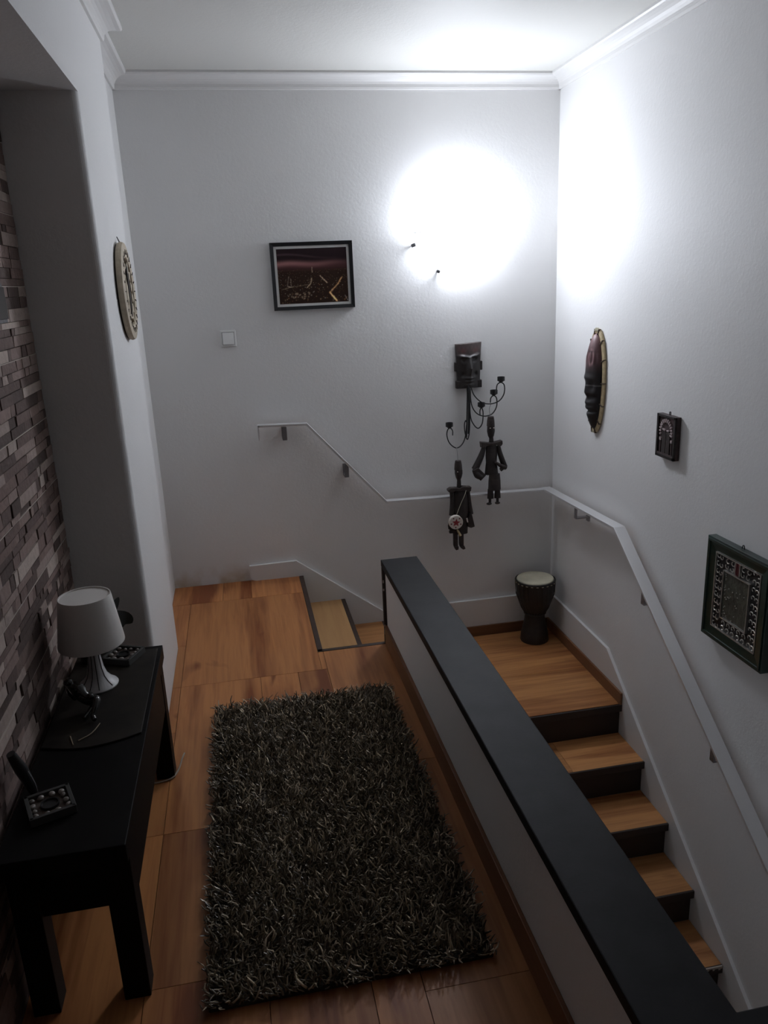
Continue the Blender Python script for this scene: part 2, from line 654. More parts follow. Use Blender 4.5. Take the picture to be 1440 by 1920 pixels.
def place_box(name, mat, parent, x0, x1, y0, y1, z0, z1):
    o = bpy.data.objects.new(name, unit_box(name, mat))
    COL.objects.link(o)
    o.parent = parent
    w = Vector((0, 0, 0))
    p = parent
    while p is not None:
        w += p.location
        p = p.parent
    o.location = Vector(((x0 + x1) / 2, (y0 + y1) / 2, (z0 + z1) / 2)) - w
    o.scale = (abs(x1 - x0), abs(y1 - y0), abs(z1 - z0))
    return o


# ------------------------------------------------------------------ room shell
YB, XR, XL, ZC = 4.223, 1.78, -0.388, 2.58
Y0 = -0.7
struct(MB().box(-1.0, XR + 0.12, YB, YB + 0.12, -2.7, ZC + 0.1).build('wall_back', 'wall_back'))
struct(MB().box(XR, XR + 0.12, Y0, YB, -2.7, ZC + 0.1).build('wall_right', 'wall'))
struct(MB().box(-1.0, XR + 0.12, Y0, YB, ZC, ZC + 0.1).build('ceiling', 'ceiling'))


def rounded(x0, x1, y0, y1, r_near, r_far):
    pts = [(x0, y0), (x1 - r_near, y0)]
    for k in range(1, 7):
        a = -math.pi / 2 + math.pi / 2 * k / 6
        pts.append((x1 - r_near + r_near * math.cos(a), y0 + r_near + r_near * math.sin(a)))
    for k in range(0, 7):
        a = math.pi / 2 * k / 6
        pts.append((x1 - r_far + r_far * math.cos(a), y1 - r_far + r_far * math.sin(a)))
    pts.append((x0, y1))
    return pts


YJ, ZS, XS = 2.695, 2.182, -0.625
wl = MB()
wl.prism(rounded(-0.80, XL, YJ, 3.45, 0.022, 0.008), 'Z', -0.1, ZS)            # plastered pier beside the niche
wl.prism(rounded(-0.80, XL, YJ, 3.45, 0.0005, 0.008), 'Z', ZS, ZC)
wl.box(-0.80, XL, Y0, YJ + 0.001, ZS, ZC)                                       # head over the niche
wl.box(-0.80, -0.45, 3.44, YB, -0.1, ZC)                                        # wall set back beyond the pier
wl.box(-0.80, XS - 0.018, Y0, YJ, -0.1, ZS)                                     # back of the niche
wl.box(-0.80, XL, Y0, 0.35, -0.1, ZS)                                           # near end of the niche
wall_left = struct(wl.build('wall_left', 'wall', smooth=False))
MB().box(XS - 0.019, XS - 0.009, 0.35, YJ, 0.0, ZS).build('backing', 'mortar', wall_left)

# split-face stone cladding: panels 0.205 m high, seven courses each
ROW = 0.205 / 7
variants = []
for k in range(8):
    bm = bmesh.new()
    bmesh.ops.create_cube(bm, size=1.0)
    rs = random.Random(100 + k)
    for v in bm.verts:
        if v.co.x > 0:
            v.co.x += rs.uniform(-0.12, 0.08)
            v.co.y *= rs.uniform(0.95, 1.0)
            v.co.z *= rs.uniform(0.94, 1.0)
    me = bpy.data.meshes.new('stone')
    bm.to_mesh(me)
    bm.free()
    me.materials.append(M['stone'])
    variants.append(me)
stones = []
rs = random.Random(5)
z0 = 1.425 - 7 * 0.205
panel = 0
while z0 + panel * 0.205 < ZS - 0.01:
    cuts = [rs.uniform(0.65, 1.5) for _ in range(7)]
    tot = sum(cuts)
    z = z0 + panel * 0.205
    for row, c in enumerate(cuts):
        zz1 = min(z + 0.205 * c / tot, ZS - 0.002)
        y = YJ - 0.002 - (0.0 if row % 2 else 0.0)
        while y > 0.36 and zz1 - z > 0.004:
            ln = rs.choice((0.035, 0.05, 0.07, 0.09, 0.12, 0.15, 0.19, 0.24))
            yl = max(0.355, y - ln)
            dep = rs.choice((0.0012, 0.002, 0.0028, 0.0036, 0.0046))
            if yl < y - 0.006:
                stones.append((yl + 0.0004, y - 0.0004, z + 0.0004 + (0.0022 if row == 0 else 0), zz1 - 0.0004, dep, rs.randrange(8)))
            y = yl
        z = zz1
    panel += 1


def vis(s):
    """is the stone about in the photograph: below/right of the frame's left edge"""
    y, zz = (s[0] + s[1]) / 2, (s[2] + s[3]) / 2
    v = Vector((XS, y, zz - 1.6))
    dd = v.dot(_w)
    return v.dot(_r) / dd * 1459.56 + 720 > -14 and zz > 0.36


def size_in_view(s):
    return (s[1] - s[0]) / max(0.4, (s[0] + s[1]) / 2) ** 2


inside = sorted([s for s in stones if vis(s)], key=size_in_view, reverse=True)
part_set = set(id(s) for s in inside[:295])
rest = MB()
for s in stones:
    ya, yb, za, zb, dep, k = s
    if id(s) in part_set:
        o = bpy.data.objects.new('stone', variants[k])
        COL.objects.link(o)
        o.parent = wall_left
        x0 = XS - 0.012
        o.location = (x0 + (dep + 0.012) / 2, (ya + yb) / 2, (za + zb) / 2)
        o.scale = (dep + 0.012, yb - ya, zb - za)
    else:
        rest.box(XS - 0.012, XS + dep, ya, yb, za, zb)
ro = rest.build('small_stones', 'stone', wall_left)
ro['kind'] = 'stuff'
gm = MB()
for k in range(0, 12):
    zz = z0 + 0.205 * k
    if 0.01 < zz < ZS - 0.01:
        gm.box(XS - 0.012, XS + 0.0030, 0.36, YJ - 0.002, zz - 0.0008, zz + 0.0018)
gm.build('panel_joint', 'grout', wall_left)['kind'] = 'stuff'

# ---- coves
H, D = 0.068, 0.078
prof = [(0, 0), (D, 0), (D, -0.010), (D - 0.006, -0.016)]
for k in range(1, 7):
    a = math.pi / 2 * k / 6
    prof.append((0.014 + (D - 0.020) * (1 - math.sin(a)), -0.016 - (H - 0.028) * (1 - math.cos(a))))
prof += [(0.014, -H + 0.010), (0.010, -H), (0, -H)]
struct(MB().prism([(YB - d, ZC + h) for d, h in prof], 'X', -0.45, XR).build('trim_1', 'trim'))
struct(MB().prism([(XR - d, ZC + h) for d, h in prof], 'Y', Y0, YB).build('trim_2', 'trim'))


def mitre_cove():
    """cove along the niche wall, round the outside corner of the pier and on along the set-back wall"""
    bm = bmesh.new()
    path = []
    for d, h in prof:
        path.append([(XL + d, Y0, ZC + h), (XL + d, 3.45 + d, ZC + h), (-0.45 + d, 3.45 + d, ZC + h), (-0.45 + d, YB, ZC + h)])
    vs = [[bm.verts.new(p) for p in row_] for row_ in path]
    n = len(vs)
    for i in range(n):
        A, B = vs[i], vs[(i + 1) % n]
        for k in range(3):
            bm.faces.new((A[k], A[k + 1], B[k + 1], B[k]))
    m = MB()
    m.bm.free()
    m.bm = bm
    return m


struct(mitre_cove().build('trim_3', 'trim'))

# ---- upper floor: boards over a dark sub-floor
fl = MB()
fl.box(-0.65, 0.268, Y0, 4.223, -0.20, -0.012)
fl.box(0.268, 0.57, Y0, 3.222, -0.20, -0.012)
fl.box(0.57, XR, Y0, 0.75, -0.20, -0.012)
floor = struct(fl.build('floor', 'sub'))
G = 0.0009


def plank(x0, x1, y0, y1, mat='floor', z1=0.0, parent=None, th=0.0118):
    return place_box('plank', mat, parent or floor, x0 + G, x1 - G, y0 + G, y1 - G, z1 - th, z1)


for a in ((-0.45, -0.185), (-0.185, -0.03), (-0.03, 0.244)):
    plank(a[0], a[1], 3.957, 4.222)
plank(-0.45, -0.352, 3.45, 3.957)
plank(-0.388, -0.352, 3.05, 3.45)
plank(-0.352, 0.244, 3.05, 3.957)
plank(-0.388, -0.352, 2.695, 3.05)
plank(-0.352, -0.02, 2.115, 3.05)
plank(-0.02, 0.14, 2.115, 3.05)
plank(0.14, 0.268, 2.115, 3.05)
plank(0.268, 0.57, 2.30, 3.218)
plank(0.244, 0.268, 3.05, 3.218)
for y0, y1 in ((1.55, 2.115), (0.95, 1.55), (0.0, 0.95), (Y0, 0.0)):
    plank(-0.352, -0.06, y0, y1)
    plank(-0.06, 0.18, y0, y1)
    plank(0.18, 0.30, y0, y1)
for y0, y1 in ((1.4, 2.30), (0.5, 1.4), (Y0, 0.5)):
    plank(0.30, 0.57, y0, y1)
plank(0.268, 0.30, 2.115, 2.30)
for y0, y1 in ((2.115, 2.695), (1.2, 2.115), (0.35, 1.2)):
    plank(-0.625, -0.352, y0, y1)
for y0, y1 in ((0.0, 0.35), (Y0, 0.0)):
    plank(-0.388, -0.352, y0, y1)
plank(0.57, XR, Y0, 0.0)
plank(0.57, XR, 0.0, 0.75)
struct(MB().box(0.244, 0.268, 3.218, YB - 0.02, -0.03, 0.003).build('trim_4', 'nosing', bevel=0.002))
struct(MB().box(0.244, 0.557, 3.218, 3.240, -0.03, 0.003).build('trim_5', 'nosing', bevel=0.002))

# ---- short upper flight, along the back wall
st = thing('staircase', (0.5, 3.73, -0.51), 'two narrow steps of light wood with dark nosings going down beside the back wall', 'stairs')
for z1, xa, xb, mt in ((-0.17, 0.268, 0.500, 'pale'), (-0.34, 0.500, 0.735, 'tread')):
    place_box('tread', mt, st, xa, xb - 0.024, 3.235, YB - 0.02, z1 - 0.03, z1)
    MB().box(xb - 0.024, xb, 3.235, YB - 0.02, z1 - 0.035, z1 + 0.002).build('nosing', 'nosing', st, bevel=0.002)
for z1, xa in ((-0.20, 0.252), (-0.375, 0.478), (-0.51, 0.712)):
    zt = {-0.20: -0.035, -0.375: -0.205, -0.51: -0.375}[z1]
    MB().box(xa, xa + 0.012, 3.235, YB - 0.02, z1, zt).build('riser', 'riser', st)
MB().box(0.256, 0.74, 3.222, 3.2345, -0.51, -0.03).build('side_panel', 'trim', st)

# ---- landing
ld = struct(MB().box(0.712, XR, 3.26, YB, -0.70, -0.522).build('floor_landing', 'sub'))
for y0, y1 in ((3.25, 3.66), (3.66, 4.208)):
    plank(0.735, 1.765, y0, y1, 'tread', -0.51, ld)

# ---- long lower flight, along the right wall
lf = thing('staircase', (1.24, 2.0, -2.3), 'long dim flight of wood treads with black risers descending under the right-hand rail', 'stairs')
ys = [3.235, 2.990, 2.752, 2.520, 2.287, 2.050, 1.815, 1.580, 1.345, 1.11, 0.90]
for k in range(1, len(ys)):
    zt = -0.51 - 0.172 * k
    if k < len(ys) - 0:
        yb = ys[k - 1] + 0.02
        t = MB().box(0.715, 1.762, ys[k] + 0.010, yb, zt - 0.03, zt - 0.012).build('tread', 'sub', lf)
        xm = [1.24, 1.40, 1.45, 1.50, 1.20, 1.4][k % 6]
        place_box('plank', 'tread', t, 0.716, xm - 0.0006, ys[k] + 0.010, yb, zt - 0.012, zt)
        place_box('plank', 'tread', t, xm + 0.0006, 1.762, ys[k] + 0.010, yb, zt - 0.012, zt)
for k in range(0, len(ys)):
    zt = -0.51 - 0.172 * k
    MB().box(0.715, 1.766, ys[k], ys[k] + 0.012, zt - 0.038, zt).build('nosing', 'riser', lf, bevel=0.002)
    MB().box(0.715, 1.762, ys[k] + 0.022, ys[k] + 0.032, zt - 0.172, zt - 0.03).build('riser', 'riser', lf)
w4 = MB()
rr_ = random.Random(3)
for k in range(12):
    x = 1.655 + k * 0.0088
    w4.box(x, x + 0.009, ys[4] - 0.0012, ys[4] + 0.004, -1.198 - rr_.uniform(0.006, 0.017), -1.1968)
w4.build('worn_edge', 'chip', lf)

# ---- skirtings
bb = [(-0.03, 0.02), (-0.03, 0.090), (0.234, 0.094), (0.724, -0.277), (XR, -0.277), (XR, -0.72), (0.255, -0.72), (0.255, 0.0), (0.0, 0.0), (-0.02, 0.006)]
struct(MB().prism(bb, 'Y', YB - 0.018, YB).build('baseboard_back', 'trim'))
br = [(YB - 0.018, -0.277), (3.43, -0.287), (0.80, -0.287 - 0.7215 * 2.63), (0.80, -2.65), (YB - 0.018, -2.65)]
struct(MB().prism(br, 'X', XR - 0.016, XR).build('baseboard_right', 'trim', bevel=0.0015))
struct(MB().box(0.74, 1.752, YB - 0.030, YB - 0.018, -0.51, -0.445).build('baseboard_back_lower', 'brownx', bevel=0.002))
struct(MB().box(1.752, 1.764, 3.236, YB - 0.018, -0.51, -0.445).build('baseboard_right_lower', 'brown', bevel=0.002))

# ---- half wall round the stair well
hw = MB()
hw.box(0.570, 0.710, 0.75, 3.222, -2.7, 0.372)
hw.box(0.710, XR, 0.75, 0.885, -2.7, 0.372)
wall_inner = struct(hw.build('wall_inner', 'wall'))
MB().prism([(0.556, 0.735), (XR, 0.735), (XR, 0.892), (0.7225, 0.892), (0.7225, 3.242), (0.556, 3.242)], 'Z', 0.372, 0.404).build('wall_cap', 'cap', wall_inner, bevel=0.003)
MB().box(0.556, 0.7225, 3.217, 3.238, -0.17, 0.372).build('end_board', 'trim_dark', wall_inner, bevel=0.003)
ch = MB()
rc = random.Random(11)
for zz in (0.30, 0.262, 0.085, 0.072, 0.060, 0.048):
    ch.box(0.5557, 0.560 + rc.uniform(0, 0.006), 3.2164, 3.2176 + rc.uniform(0, 0.003), zz, zz + rc.uniform(0.006, 0.014))
ch.build('chip', 'chip', wall_inner)['kind'] = 'stuff'
struct(MB().box(0.557, 0.570, 0.75, 3.217, 0.0, 0.093).build('baseboard_inner', 'brown', bevel=0.002))

# ------------------------------------------------------------------ handrail
hr = thing('handrail', (0.95, 4.16, 0.41), 'flat brushed metal handrail bending along the back and right walls above the stairs', 'handrail')
MB().ribbon([(0.083, 0.891), (0.342, 0.883), (0.759, 0.411), (1.692, 0.394)], 0.012, 'Y', 4.137, 4.182).build('rail', 'steel', hr, bevel=0.0015)
MB().ribbon([(4.182, 0.396), (3.268, 0.428), (2.402, -0.196), (0.95, -1.242)], 0.012, 'X', 1.690, 1.748).build('rail', 'steel', hr, bevel=0.0015)
MB().box(0.080, 0.092, 4.137, 4.182, 0.815, 0.895).build('end_plate', 'steel', hr, bevel=0.001)
for x, z in ((0.222, 0.879), (0.545, 0.646)):
    m = MB()
    m.box(x - 0.012, x + 0.012, 4.212, YB, z - 0.075, z - 0.01)
    m.box(x - 0.012, x + 0.012, 4.155, 4.212, z - 0.075, z - 0.068)
    m.box(x - 0.012, x + 0.012, 4.148, 4.155, z - 0.075, z - 0.004)
    m.build('bracket', 'steel_dull', hr)
for y, z in ((3.72, 0.41), (2.985, 0.218), (2.395, -0.207)):
    m = MB()
    m.box(1.769, XR, y - 0.013, y + 0.013, z - 0.085, z - 0.055)
    m.box(1.706, 1.769, y - 0.013, y + 0.013, z - 0.066, z - 0.059)
    m.box(1.700, 1.707, y - 0.013, y + 0.013, z - 0.066, z - 0.004)
    m.build('bracket', 'steel_dull', hr)

# ------------------------------------------------------------------ wall light (the lamp that lights the room)
LC = (1.188, 4.150, 1.835)
wlight = thing('wall_light', (1.188, YB, 1.835), 'round white glass lamp glowing on the back wall near the corner', 'lamp')
MB().lathe([(0, 0), (0.09, 0), (0.09, 0.03), (0.07, 0.04), (0, 0.04)], (1.20, YB, 1.845), 32, (0, -1, 0)).build('mount', 'plastic', wlight, smooth=True)
MB().lathe([(0.0, 0.105), (0.05, 0.100), (0.092, 0.085), (0.118, 0.062), (0.126, 0.044), (0.122, 0.034), (0.08, 0.028), (0, 0.028)], (1.204, YB - 0.016, 1.862), 40, (0, -1, 0)).build('bulb', 'glow', wlight, smooth=True)
# half bowl of opal glass under and in front of the bulb, open at the top
bw = MB()
rows = []
for i in range(12):
    th = math.radians(4 + 86 * i / 11)                     # tilt below the horizontal rim
    ring = []
    for k in range(33):
        a = math.pi * k / 32                               # from the right end round the front to the left end
        ring.append((1.190 + 0.226 * math.cos(a) * math.cos(th), YB - 0.010 - 0.150 * math.sin(a) * math.cos(th), 1.850 - 0.226 * math.sin(th)))
    rows.append([bw.bm.verts.new(p) for p in ring])
for A, B in zip(rows[:-1], rows[1:]):
    for k in range(32):
        bw.bm.faces.new((A[k], A[k + 1], B[k + 1], B[k]))
bw.build('glass_bowl', 'glass', wlight, smooth=True)
MB().tube([(1.190 + 0.226 * math.cos(math.pi * k / 32), YB - 0.010 - 0.150 * math.sin(math.pi * k / 32), 1.834) for k in range(33)], 0.0022, 6).build('glass_rim', 'plastic', wlight, smooth=True)
for dx, dz in ((-0.214, -0.074), (-0.086, -0.205)):
    c = Vector((1.190 + dx, YB - 0.020, 1.850 + dz))
    d = Vector((dx, 0, dz)).normalized()
    q = Vector((-d.z, 0, d.x))
    m = MB()
    m.obox(c + d * 0.004, d * 0.010, q * 0.009, Vector((0, 0.012, 0)))
    m.tube([c + d * 0.008, (c.x + d.x * 0.008, YB, c.z + d.z * 0.008)], 0.004, 8)
    m.build('clip', 'iron', wlight)

# ------------------------------------------------------------------ light switch
sw = thing('light_switch', (-0.026, YB, 1.348), 'white square light switch on the back wall left of the picture', 'switch')
MB().box(-0.066, 0.014, YB - 0.011, YB, 1.308, 1.390).build('plate', 'plastic', sw, bevel=0.002)
MB().box(-0.0575, 0.0055, YB - 0.0118, YB - 0.010, 1.3165, 1.3815).build('gap', 'steel_dull', sw)
MB().prism([(YB - 0.010, 1.319), (YB - 0.019, 1.319), (YB - 0.013, 1.379), (YB - 0.010, 1.379)], 'X', -0.055, 0.003).build('rocker', 'plastic', sw, bevel=0.0015)

# ------------------------------------------------------------------ framed night picture
pf = thing('framed_picture', (0.434, YB, 1.64), 'black framed photograph of a city at night hanging on the back wall', 'picture')
x0, x1, z0_, z1_ = 0.223, 0.646, 1.476, 1.810
FY = YB - 0.026


def frame_ring(x0, x1, z0, z1, w, ya, yb):
    m = MB()
    bm = m.bm
    outer = [(x0, z0), (x1, z0), (x1, z1), (x0, z1)]
    inner = [(x0 + w, z0 + w), (x1 - w, z0 + w), (x1 - w, z1 - w), (x0 + w, z1 - w)]
    vo_f = [bm.verts.new((p[0], ya, p[1])) for p in outer]
    vi_f = [bm.verts.new((p[0], ya + 0.004, p[1])) for p in inner]
    vo_b = [bm.verts.new((p[0], yb, p[1])) for p in outer]
    vi_b = [bm.verts.new((p[0], yb, p[1])) for p in inner]
    for i in range(4):
        j = (i + 1) % 4
        bm.faces.new((vo_f[i], vo_f[j], vi_f[j], vi_f[i]))
        bm.faces.new((vo_f[i], vo_b[i], vo_b[j], vo_f[j]))
        bm.faces.new((vi_f[i], vi_f[j], vi_b[j], vi_b[i]))
        bm.faces.new((vo_b[i], vi_b[i], vi_b[j], vo_b[j]))
    return m


frame_ring(x0, x1, z0_, z1_, 0.018, FY, YB - 0.001).build('frame', 'frame', pf)
MB().box(x0 + 0.017, x1 - 0.017, YB - 0.015, YB - 0.004, z0_ + 0.017, z1_ - 0.017).build('mount_board', 'mat', pf)
rnp = np.random.RandomState(4)
NU, NV = 240, 180
pic = np.zeros((NV, NU, 3))
vv = np.linspace(0, 1, NV)[:, None]
uu = np.linspace(0, 1, NU)[None, :]
sky = np.clip((vv - 0.62) / 0.38, 0, 1)
pic[:] = np.array((0.034, 0.019, 0.014))
glowb = np.exp(-((vv - 0.725 - 0.012 * np.sin(uu * 9)) / 0.045) ** 2) * np.clip(1.15 - uu * 0.95, 0, 1)
glow2 = np.exp(-((vv - 0.66) / 0.06) ** 2) * 0.5
cloud = np.exp(-((vv - 0.86 - 0.04 * np.sin(uu * 5 + 1)) / 0.018) ** 2) * np.clip(1 - uu * 1.1, 0, 1) * 0.5
for c, (a, b2, c2, d2) in enumerate(((0.050, 0.28, 0.10, 0.10), (0.030, 0.13, 0.035, 0.06), (0.034, 0.125, 0.032, 0.07))):
    pic[:, :, c] = np.where(vv > 0.62, 0.6 * a * (0.6 + 0.4 * sky) + b2 * glowb + c2 * glow2 + d2 * cloud, pic[:, :, c] + c2 * glow2 * np.exp(-((0.62 - vv) / 0.05).clip(0, 20)))


def dot(u, v, r, col, k=1.0):
    d = np.exp(-(((uu - u) * 1.3) ** 2 + (vv - v) ** 2) / (r * r))
    for c in range(3):
        pic[:, :, c] += d * col[c] * k


def line(pts, r, col, k=1.0, n=60):
    P_ = np.array(pts, float)
    for (a, b) in zip(P_[:-1], P_[1:]):
        for t in np.linspace(0, 1, n // max(1, len(P_) - 1)):
            q = a + (b - a) * t
            dot(q[0] + rnp.uniform(-0.004, 0.004), q[1] + rnp.uniform(-0.004, 0.004), r * rnp.uniform(0.7, 1.3), col, k * rnp.uniform(0.3, 1.0))


for _ in range(420):
    v = 0.62 * rnp.rand() ** 0.8
    big = 1.0 - v / 0.62
    col = ((0.75, 0.50, 0.28), (0.7, 0.62, 0.5), (0.55, 0.25, 0.10))[rnp.randint(3)]
    dot(rnp.rand(), v, 0.003 + 0.010 * big * rnp.rand() ** 2, col, rnp.uniform(0.03, 0.5))
line([(0.92, 0.46), (0.85, 0.33), (0.73, 0.18)], 0.010, (0.75, 0.42, 0.18), 0.5)
line([(0.73, 0.18), (0.83, 0.02)], 0.012, (0.80, 0.45, 0.20), 0.5)
line([(0.60, 0.50), (0.70, 0.36)], 0.008, (0.6, 0.45, 0.3), 0.35)
line([(0.15, 0.50), (0.13, 0.32), (0.18, 0.31), (0.18, 0.46)], 0.007, (0.6, 0.5, 0.38), 0.3)
line([(0.05, 0.27), (0.20, 0.31), (0.42, 0.34)], 0.006, (0.6, 0.45, 0.3), 0.3)
line([(0.48, 0.46), (0.46, 0.36), (0.40, 0.28)], 0.008, (0.65, 0.5, 0.32), 0.3)
line([(0.495, 0.66), (0.49, 0.56)], 0.006, (0.75, 0.58, 0.40), 0.35, 20)
line([(0.95, 0.12), (0.99, 0.02)], 0.005, (0.7, 0.65, 0.6), 0.4, 20)
for _ in range(26):
    dot(0.15 + 0.3 * rnp.rand(), 0.08 + 0.12 * rnp.rand(), 0.012, (0.8, 0.6, 0.4), 0.3)
pic = np.clip(pic, 0, 1)
pa = (x0 + 0.031, x1 - 0.031, z0_ + 0.031, z1_ - 0.031)
grid_mesh('print', 'print', pf, NU, NV,
          lambda u, v: (pa[0] + (pa[1] - pa[0]) * u, np.full_like(u, YB - 0.0156), pa[2] + (pa[3] - pa[2]) * v),
          lambda u, v: pic.reshape(-1, 3).T)

# ------------------------------------------------------------------ mask candle holder on the back wall
cs = thing('candle_holder', (1.265, YB, 1.05), 'dark carved square-headed mask with curling iron candle arms on the back wall', 'candle holder')


def ga(x, s):
    return np.exp(-(x / s) ** 2)


def face_square(u, v):
    w = 0.064 + 0.010 * v ** 2 + 0.0
    x = 1.265 + (u - 0.5) * 2 * w
    z = 1.012 + v * 0.244 + (u - 0.5) * 0.006
    s = (u - 0.5) * 2
    h = 0.018 + 0.018 * (1 - s ** 2)
    h += 0.045 * ga(s, 0.16) * np.clip(1.0 - np.abs(v - 0.46) / 0.26, 0, 1) ** 0.8 * np.where(v < 0.46, 1.15, 1.0)
    h += 0.016 * ga(v - 0.690 - 0.05 * np.abs(s), 0.030) * ga(np.abs(s) - 0.45, 0.35)
    h -= 0.014 * ga(v - 0.63, 0.045) * ga(np.abs(s) - 0.42, 0.20)
    h += 0.009 * ga(v - 0.63, 0.022) * ga(np.abs(s) - 0.42, 0.12)
    h += 0.018 * ga(s, 0.28) * (ga(v - 0.225, 0.026) + ga(v - 0.155, 0.026))
    h += 0.012 * ga(s, 0.35) * ga(v - 0.07, 0.05)
    h -= 0.010 * ga(v - 0.30, 0.05) * ga(np.abs(s) - 0.55, 0.15)
    return x, YB - 0.004 - h, z


def face_square_col(u, v):
    s = (u - 0.5) * 2
    t = np.clip((v - 0.70) / 0.2, 0, 1)
    n_ = 0.8 + 0.4 * np.sin(u * 40) * np.sin(v * 33) * 0.3
    r = (0.032 + 0.085 * t) * n_
    g = (0.027 + 0.060 * t) * n_
    b = (0.027 + 0.058 * t) * n_
    redm = ga(v - 0.84, 0.05) * ga(np.abs(s) - 0.5, 0.25) * 0.045
    line_ = 0.10 * ga(v - 0.700 - 0.05 * np.abs(s), 0.012) * ga(np.abs(s) - 0.4, 0.3) + 0.10 * ga(s - 0.14, 0.03) * ga(v - 0.55, 0.12)  # pale brow lines, plus a nose highlight painted into the colour
    return r + redm + line_, g + line_, b + line_


grid_mesh('face', 'paint', cs, 44, 64, face_square, face_square_col, lambda u, v: (face_square(u, v)[0], np.full_like(u, YB - 0.002), face_square(u, v)[2]))
for sx in (-1, 1):
    m = MB()
    m.box(1.265 + sx * 0.070 - 0.010, 1.265 + sx * 0.070 + 0.010, YB - 0.022, YB - 0.003, 1.105, 1.155)
    m.build('ear', 'darkwood', cs, bevel=0.004)
    m = MB()
    m.box(1.265 + sx * 0.049 - 0.025, 1.265 + sx * 0.049 + 0.025, YB - 0.030, YB - 0.003, 1.010, 1.052)
    m.build('base_block', 'darkwood', cs, bevel=0.003)
for k, (xa, xb, zb, yy) in enumerate(((1.248, 1.236, 0.742, 4.175), (1.254, 1.244, 0.76, 4.168), (1.260, 1.253, 0.84, 4.172))):
    MB().tube([(xa, yy + 0.01, 1.03), (xa, yy, 0.98), ((xa + xb) / 2, yy - 0.01, 0.88), (xb, yy - 0.015, zb)], 0.0042, 8, smooth=4).build('stem', 'iron', cs, smooth=True)
arms = [
    (4.150, [(1.244, 0.805), (1.231, 0.739), (1.206, 0.700), (1.171, 0.686), (1.134, 0.716), (1.119, 0.761), (1.125, 0.794), (1.140, 0.801), (1.152, 0.785), (1.152, 0.759)], (1.134, 0.801)),
    (4.145, [(1.260, 0.90), (1.257, 0.833), (1.249, 0.766), (1.236, 0.730), (1.223, 0.768), (1.220, 0.816), (1.228, 0.838), (1.235, 0.822)], None),
    (4.130, [(1.255, 0.990), (1.257, 0.861), (1.271, 0.814), (1.295, 0.792), (1.318, 0.817), (1.324, 0.870), (1.320, 0.897), (1.313, 0.905), (1.306, 0.891), (1.306, 0.865)], (1.314, 0.904)),
    (4.120, [(1.258, 1.010), (1.260, 0.929), (1.282, 0.881), (1.323, 0.860), (1.371, 0.868), (1.398, 0.906), (1.399, 0.952), (1.383, 0.970), (1.366, 0.958), (1.363, 0.932)], (1.383, 0.970)),
    (4.110, [(1.260, 1.020), (1.275, 0.975), (1.313, 0.937), (1.361, 0.927), (1.410, 0.940), (1.438, 0.977), (1.440, 1.023), (1.421, 1.041), (1.399, 1.029), (1.394, 0.994)], (1.421, 1.041)),
]
for yy, pts, cup in arms:
    n = len(pts)
    P3 = [(x, yy + 0.035 * max(0, 1 - i / 2.5), z) for i, (x, z) in enumerate(pts)]
    a = MB().tube(P3, 0.0033, 8, smooth=5).build('arm', 'iron', cs, smooth=True)
    if cup:
        MB().lathe([(0, 0.003), (0.012, 0.003), (0.014, 0.008), (0.0205, 0.009), (0.0205, 0.031), (0.018, 0.031), (0.017, 0.014), (0, 0.014)], (cup[0], yy, cup[1]), 20).build('candle_cup', 'iron', a, smooth=True)


# ------------------------------------------------------------------ two hanging wooden puppets
def puppet(name, label, cx, y, ztop, k):
    root = thing(name, (cx, y, ztop), label, 'puppet')
    return root


pr_ = puppet('puppet', 'black wooden puppet with bent arms hanging higher beside the candle arms', 1.358, 4.10, 0.86, 0)
y = 4.10
MB().tube([(1.366, y + 0.014, 0.927), (1.352, y + 0.006, 0.90), (1.356, y, 0.858)], 0.0016, 6, smooth=4).build('hook', 'steel_dull', pr_)
MB().lathe([(0, 0.0), (0.0225, 0.0), (0.0205, 0.03), (0.0165, 0.052), (0.0, 0.052)], (1.358, y, 0.806), 20).build('hat', 'darkwood2', pr_, smooth=True)
hd = MB().lathe([(0, -0.075), (0.010, -0.072), (0.018, -0.055), (0.0235, -0.030), (0.0225, -0.006), (0.021, 0.0), (0, 0.0)], (1.359, y, 0.806), 20, sx=0.95, sy=0.9).build('head', 'darkwood', pr_, smooth=True)
for ex in (-0.010, 0.011):
    MB().ell((1.359 + ex, y - 0.019, 0.797), 0.0042, 0.003, 0.0028, 8, 6).build('eye', 'cream', hd, smooth=True)
MB().tube([(1.361, y, 0.745), (1.361, y, 0.70)], [0.011, 0.015], 12).build('neck', 'darkwood', pr_, smooth=True)
MB().prism([(1.296, 0.722), (1.345, 0.714), (1.375, 0.714), (1.420, 0.722), (1.421, 0.702), (1.412, 0.690), (1.400, 0.690), (1.386, 0.700), (1.338, 0.700), (1.318, 0.690), (1.299, 0.688)], 'Y', y - 0.022, y + 0.016).build('collar', 'darkwood2', pr_, bevel=0.003)
MB().lathe([(0, 0.71), (0.030, 0.70), (0.034, 0.64), (0.032, 0.60), (0.040, 0.530), (0, 0.528)], (1.361, y, 0.0), 20, sx=1.0, sy=0.62).build('torso', 'darkwood', pr_, smooth=True)
MB().tube([(1.318, y, 0.690), (1.300, y - 0.004, 0.640), (1.262, y - 0.006, 0.566)], [0.012, 0.017, 0.020], 10, smooth=4).build('arm', 'darkwood', pr_, smooth=True)
MB().tube([(1.262, y - 0.006, 0.566), (1.276, y - 0.016, 0.535), (1.300, y - 0.028, 0.522)], [0.017, 0.022, 0.012], 10, smooth=4).build('arm', 'darkwood', pr_, smooth=True)
MB().prism([(1.246, 0.566), (1.276, 0.580), (1.322, 0.532), (1.290, 0.502)], 'Y', y - 0.028, y - 0.002).build('sleeve', 'darkwood2', pr_, bevel=0.003)
